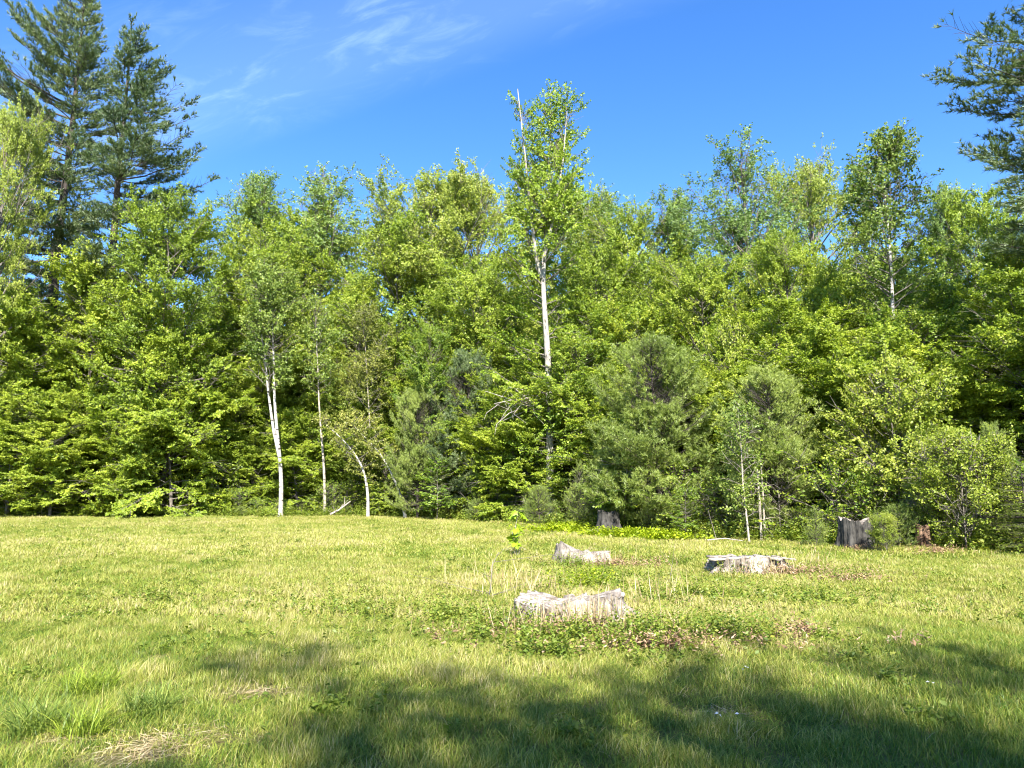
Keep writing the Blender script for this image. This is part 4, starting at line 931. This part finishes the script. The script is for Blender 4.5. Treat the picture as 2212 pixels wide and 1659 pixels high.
a = on_ground(1056, 1290); branch_thing('dry_stalk', [a, a + [.03, 0, .2], a + [.05, 0, .45], a + [.14, .05, .62]], 0.009, 3, 'bark', 'bare dark dry stalk left of the nearest stump', 'twig', 8)
a = on_ground(1445, 1262); branch_thing('dry_stalk', [a, a + [.03, 0, .15], a + [.06, 0, .3]], 0.007, 4, 'bark', 'short dark dry stalk right of the nearest stump', 'twig', 4)

# leafy sapling on the grass: every large leaf its own piece
a = on_ground(1116, 1203); g = rng_of(66)
sap = thing('maple_sapling', a, 'young maple sapling with bright broad leaves standing alone on the grass', 'sapling')
t_ = Tubes(); t_.add(np.array([[0, 0, -.05], [0.0, 0, .35], [-.02, 0, .7], [.03, 0, .98]]), [.014, .012, .009, .004], 6)
t_.add(np.array([[-.03, .03, -.05], [-.07, .02, .3], [-.10, 0, .6]]), [.010, .008, .004], 5); t_.add(np.array([[.05, .02, -.05], [.06, .02, .3], [.02, .02, .55]]), [.010, .008, .004], 5)
for k in range(5): aa = g.uniform(0, 6.3); t_.add(np.array([[0, 0, -.02], [math.cos(aa) * .12, math.sin(aa) * .1, .22], [math.cos(aa) * .30 - .05, math.sin(aa) * .25, .16]]), [.006, .005, .003], 4)
link('stem', t_.mesh('stem', M['tanbark']), sap)
def maple_leaf_mesh():
    an = np.array([-90, -52, -20, 8, 35, 62, 90, 118, 145, 172, 200, 232]); rr = np.array([.42, .62, .42, .82, .46, .62, 1.0, .62, .46, .82, .42, .62])
    v = [(0, 0, 0.05)] + [(math.cos(R(t)) * q * .55, math.sin(R(t)) * q * .55 , -0.10 * abs(math.cos(R(t))) * q) for t, q in zip(an, rr)]
    return mesh_of('leaf', np.array(v), [np.array([(0, i + 1, (i + 1) % 12 + 1) for i in range(12)])], M['sapling'], {'tint': np.full(13, .6)})
lm = maple_leaf_mesh()
for k in range(34):
    tier = k % 3; z = (0.98, 0.62, 0.36)[tier] + g.normal() * .07; aa = g.uniform(0, 6.28); rr = g.uniform(.04, .17)
    o = link('leaf', lm, sap, (math.cos(aa) * rr + (.04 if tier == 0 else -.03), math.sin(aa) * rr, z))
    o.rotation_euler = (R(-35) + g.normal() * .35, g.normal() * .35, aa - PI / 2); s = g.uniform(.19, .30); o.scale = (s, s, s)

# ------------------------------------------------------------------ weeds, ferns, dry stalks round the stumps
def leafy_stuff(name, seed, spots, mat, label, n_leaf=9, leaf=(0.05, 0.026), h=0.22, spread=0.5):
    """spots: list of (x, y, rx, ry, count): upright small-leaved weeds"""
    gg = rng_of(seed); V, Dv, Nv, S, T = [], [], [], [], []
    for sx, sy, rx, ry, cnt in spots:
        a = gg.uniform(0, 6.28, cnt); q = np.abs(gg.normal(size=cnt)) * 0.75; x = sx + np.cos(a) * q * rx; y = sy + np.sin(a) * q * ry
        hh = h * gg.uniform(0.4, 1.35, cnt); tone = gg.uniform(0.2, 0.8, cnt); lean = gg.normal(size=(cnt, 2)) * spread * .5
        for k in range(n_leaf):
            s = (k + 1) / n_leaf; z = hh * s
            V.append(np.stack([x + lean[:, 0] * z, y + lean[:, 1] * z, ground_z(x, y) + z], 1)); az = gg.uniform(0, 6.28, cnt)
            Dv.append(unit(np.stack([np.cos(az), np.sin(az), gg.uniform(-.2, .9, cnt)], 1))); Nv.append(unit(np.array([0, 0, 1.0]) + gg.normal(size=(cnt, 3)) * .5)); S.append(gg.uniform(.6, 1.3, cnt) * (1.2 - .5 * s)); T.append(np.clip(tone + gg.normal(size=cnt) * .12, 0, 1))
    V = np.concatenate(V); S = np.concatenate(S); T = np.concatenate(T)
    v, f = leaf_quads(V, np.concatenate(Dv), np.concatenate(Nv), leaf[0] * S, leaf[1] * S)
    o = link(name, mesh_of(name, v, [f], M[mat], {'tint': np.repeat(T, 4)})); o['kind'] = 'stuff'; o['label'] = label
def stalk_stuff(name, seed, spots, mat, label, h=0.35, w=0.006):
    gg = rng_of(seed); V, Dv, S = [], [], []
    for sx, sy, rx, ry, cnt in spots:
        a = gg.uniform(0, 6.28, cnt); q = np.abs(gg.normal(size=cnt)) * 0.75; x = sx + np.cos(a) * q * rx; y = sy + np.sin(a) * q * ry
        V.append(np.stack([x, y, ground_z(x, y) - .01], 1)); Dv.append(unit(np.stack([gg.normal(size=cnt) * .28, gg.normal(size=cnt) * .28, np.ones(cnt)], 1))); S.append(gg.uniform(.35, 1.25, cnt))
    V = np.concatenate(V); S = np.concatenate(S); n = len(V)
    v, f = leaf_quads(V, np.concatenate(Dv), unit(np.array([0, -1.0, 0]) + gg.normal(size=(n, 3)) * .5), h * S, np.full(n, w) * gg.uniform(.6, 1.4, n))
    o = link(name, mesh_of(name, v, [f], M[mat], {'tint': np.repeat(gg.uniform(0, 1, n), 4)})); o['kind'] = 'stuff'; o['label'] = label
def G(px, py): q = on_ground(px, py); return q[0], q[1]
wd = [(*G(1240, 1385), 1.7, 0.45, 230), (*G(1110, 1360), .8, .6, 200), (*G(1400, 1380), 1.1, .6, 260), (*G(960, 1340), .9, .7, 170), (*G(1560, 1380), 1.0, .5, 200), (*G(1300, 1250), 1.6, .9, 320), (*G(1500, 1290), 2.0, 1.2, 260),
      (*G(1230, 1226), 1.0, .35, 160), (*G(1640, 1240), 1.2, .3, 140), (*G(1300, 1270), 1.0, .5, 120), (*G(1780, 1300), 2.0, 1.2, 220), (*G(350, 1300), 3, 2, 160), (*G(750, 1330), 2, 1.5, 180), (*G(1200, 1420), 1.2, .3, 90)]
leafy_stuff('weeds', 91, wd, 'weed', 'small-leaved green weeds growing round the stumps')
gc = rng_of(87); cl_ = []
for k in range(170):
    y = math.sqrt(gc.uniform(16, 30 ** 2)); cl_.append((gc.uniform(-.72, .72) * y, y, gc.uniform(.1, .6), gc.uniform(.1, .45), int(gc.uniform(8, 45))))
cl_ = [c for c in cl_ if c[1] < float(edge_depth(c[0], c[1]))]
leafy_stuff('meadow_herbs', 97, cl_, 'weed', 'low broad-leaved herbs scattered through the meadow', 5, (0.05, 0.03), 0.10)
leafy_stuff('dead_weeds', 92, [(*G(1230, 1372), 1.0, .3, 260), (*G(1450, 1400), 1.4, .3, 240), (*G(1330, 1225), .9, .4, 260), (*G(1690, 1240), 1.0, .35, 260), (*G(1850, 1255), .7, .3, 90), (*G(1740, 1375), .25, .2, 60), (*G(1280, 1215), 1.1, .4, 150), (*G(1870, 1190), .6, .3, 100), (*G(2030, 1195), .5, .4, 120)],
            'brown', 'brown withered weeds round the stumps', 7, (0.06, 0.02), 0.14)
stalk_stuff('dry_stalks', 93, [(*G(1285, 1368), .25, .10, 90), (*G(1235, 1368), 1.0, .25, 190), (*G(1150, 1280), .8, .8, 70), (*G(1420, 1300), .8, .6, 50), (*G(1080, 1260), .4, .5, 40), (*G(1660, 1245), 1.0, .3, 70), (*G(1300, 1225), .9, .3, 60), (*G(1760, 1220), .8, .5, 30)], 'straw', 'dry straw-coloured stalks standing before the stumps', 0.42, 0.008)
leafy_stuff('ground_cover', 94, [(*G(1205, 1150), .9, .5, 260), (*G(1240, 1146), .4, .25, 120), (*G(1370, 1163), 1.1, .42, 380), (*G(1440, 1168), .8, .25, 200), (*G(1310, 1160), .6, .3, 130)], 'fern', 'bright yellow-green low ground cover beside the shaded stump', 7, (0.12, 0.06), 0.24)
leafy_stuff('ground_cover', 95, [(*G(1255, 1268), .35, .3, 50), (*G(1290, 1262), .3, .3, 30)], 'fern', 'yellow-green leafy patch between the two nearest stumps', 7, (0.06, 0.03), 0.25)
ed = []
gq = rng_of(12)
for px in np.arange(-60, 2290, 14):
    e = float(np.interp(px, EDGE[:, 0], EDGE[:, 1])); ed.append((proj_x(px, e + .2), e + gq.uniform(-.2, .9), .35, .4, int(gq.uniform(8, 40) * e / 30)))
leafy_stuff('edge_weeds', 96, ed, 'weed', 'knee-high weeds and seedlings where the grass meets the wood', 7, (0.10, 0.055), 0.42)

# fallen white petals
g = rng_of(3)
for px, py, lab in ((1560, 1577, 'white petals lying in the shaded grass at bottom centre'), (2004, 1505, 'white petals lying in the shaded grass at right'), (1612, 1468, 'white petals at the upper rim of the shade')):
    w = thing('white_petals', on_ground(px, py), lab, 'petals', 'white petals in the grass')
    for k in range(3):
        az = g.uniform(0, 6.28); v, f = leaf_quads(np.zeros((1, 3)), unit(np.array([[math.cos(az), math.sin(az), g.normal() * .3]])), unit(np.array([[g.normal() * .3, -.5, 1.0]])), np.array([.028]), np.array([.02]))
        link('petal', mesh_of('petal', v, [f], M['white'], {'tint': np.full(4, .5)}), w, tuple(g.normal(size=3) * np.array([.035, .035, .005]) + np.array([0, 0, .10])))

print('TRIS', sum(len(m.loops) - 2 * len(m.polygons) for m in bpy.data.meshes))
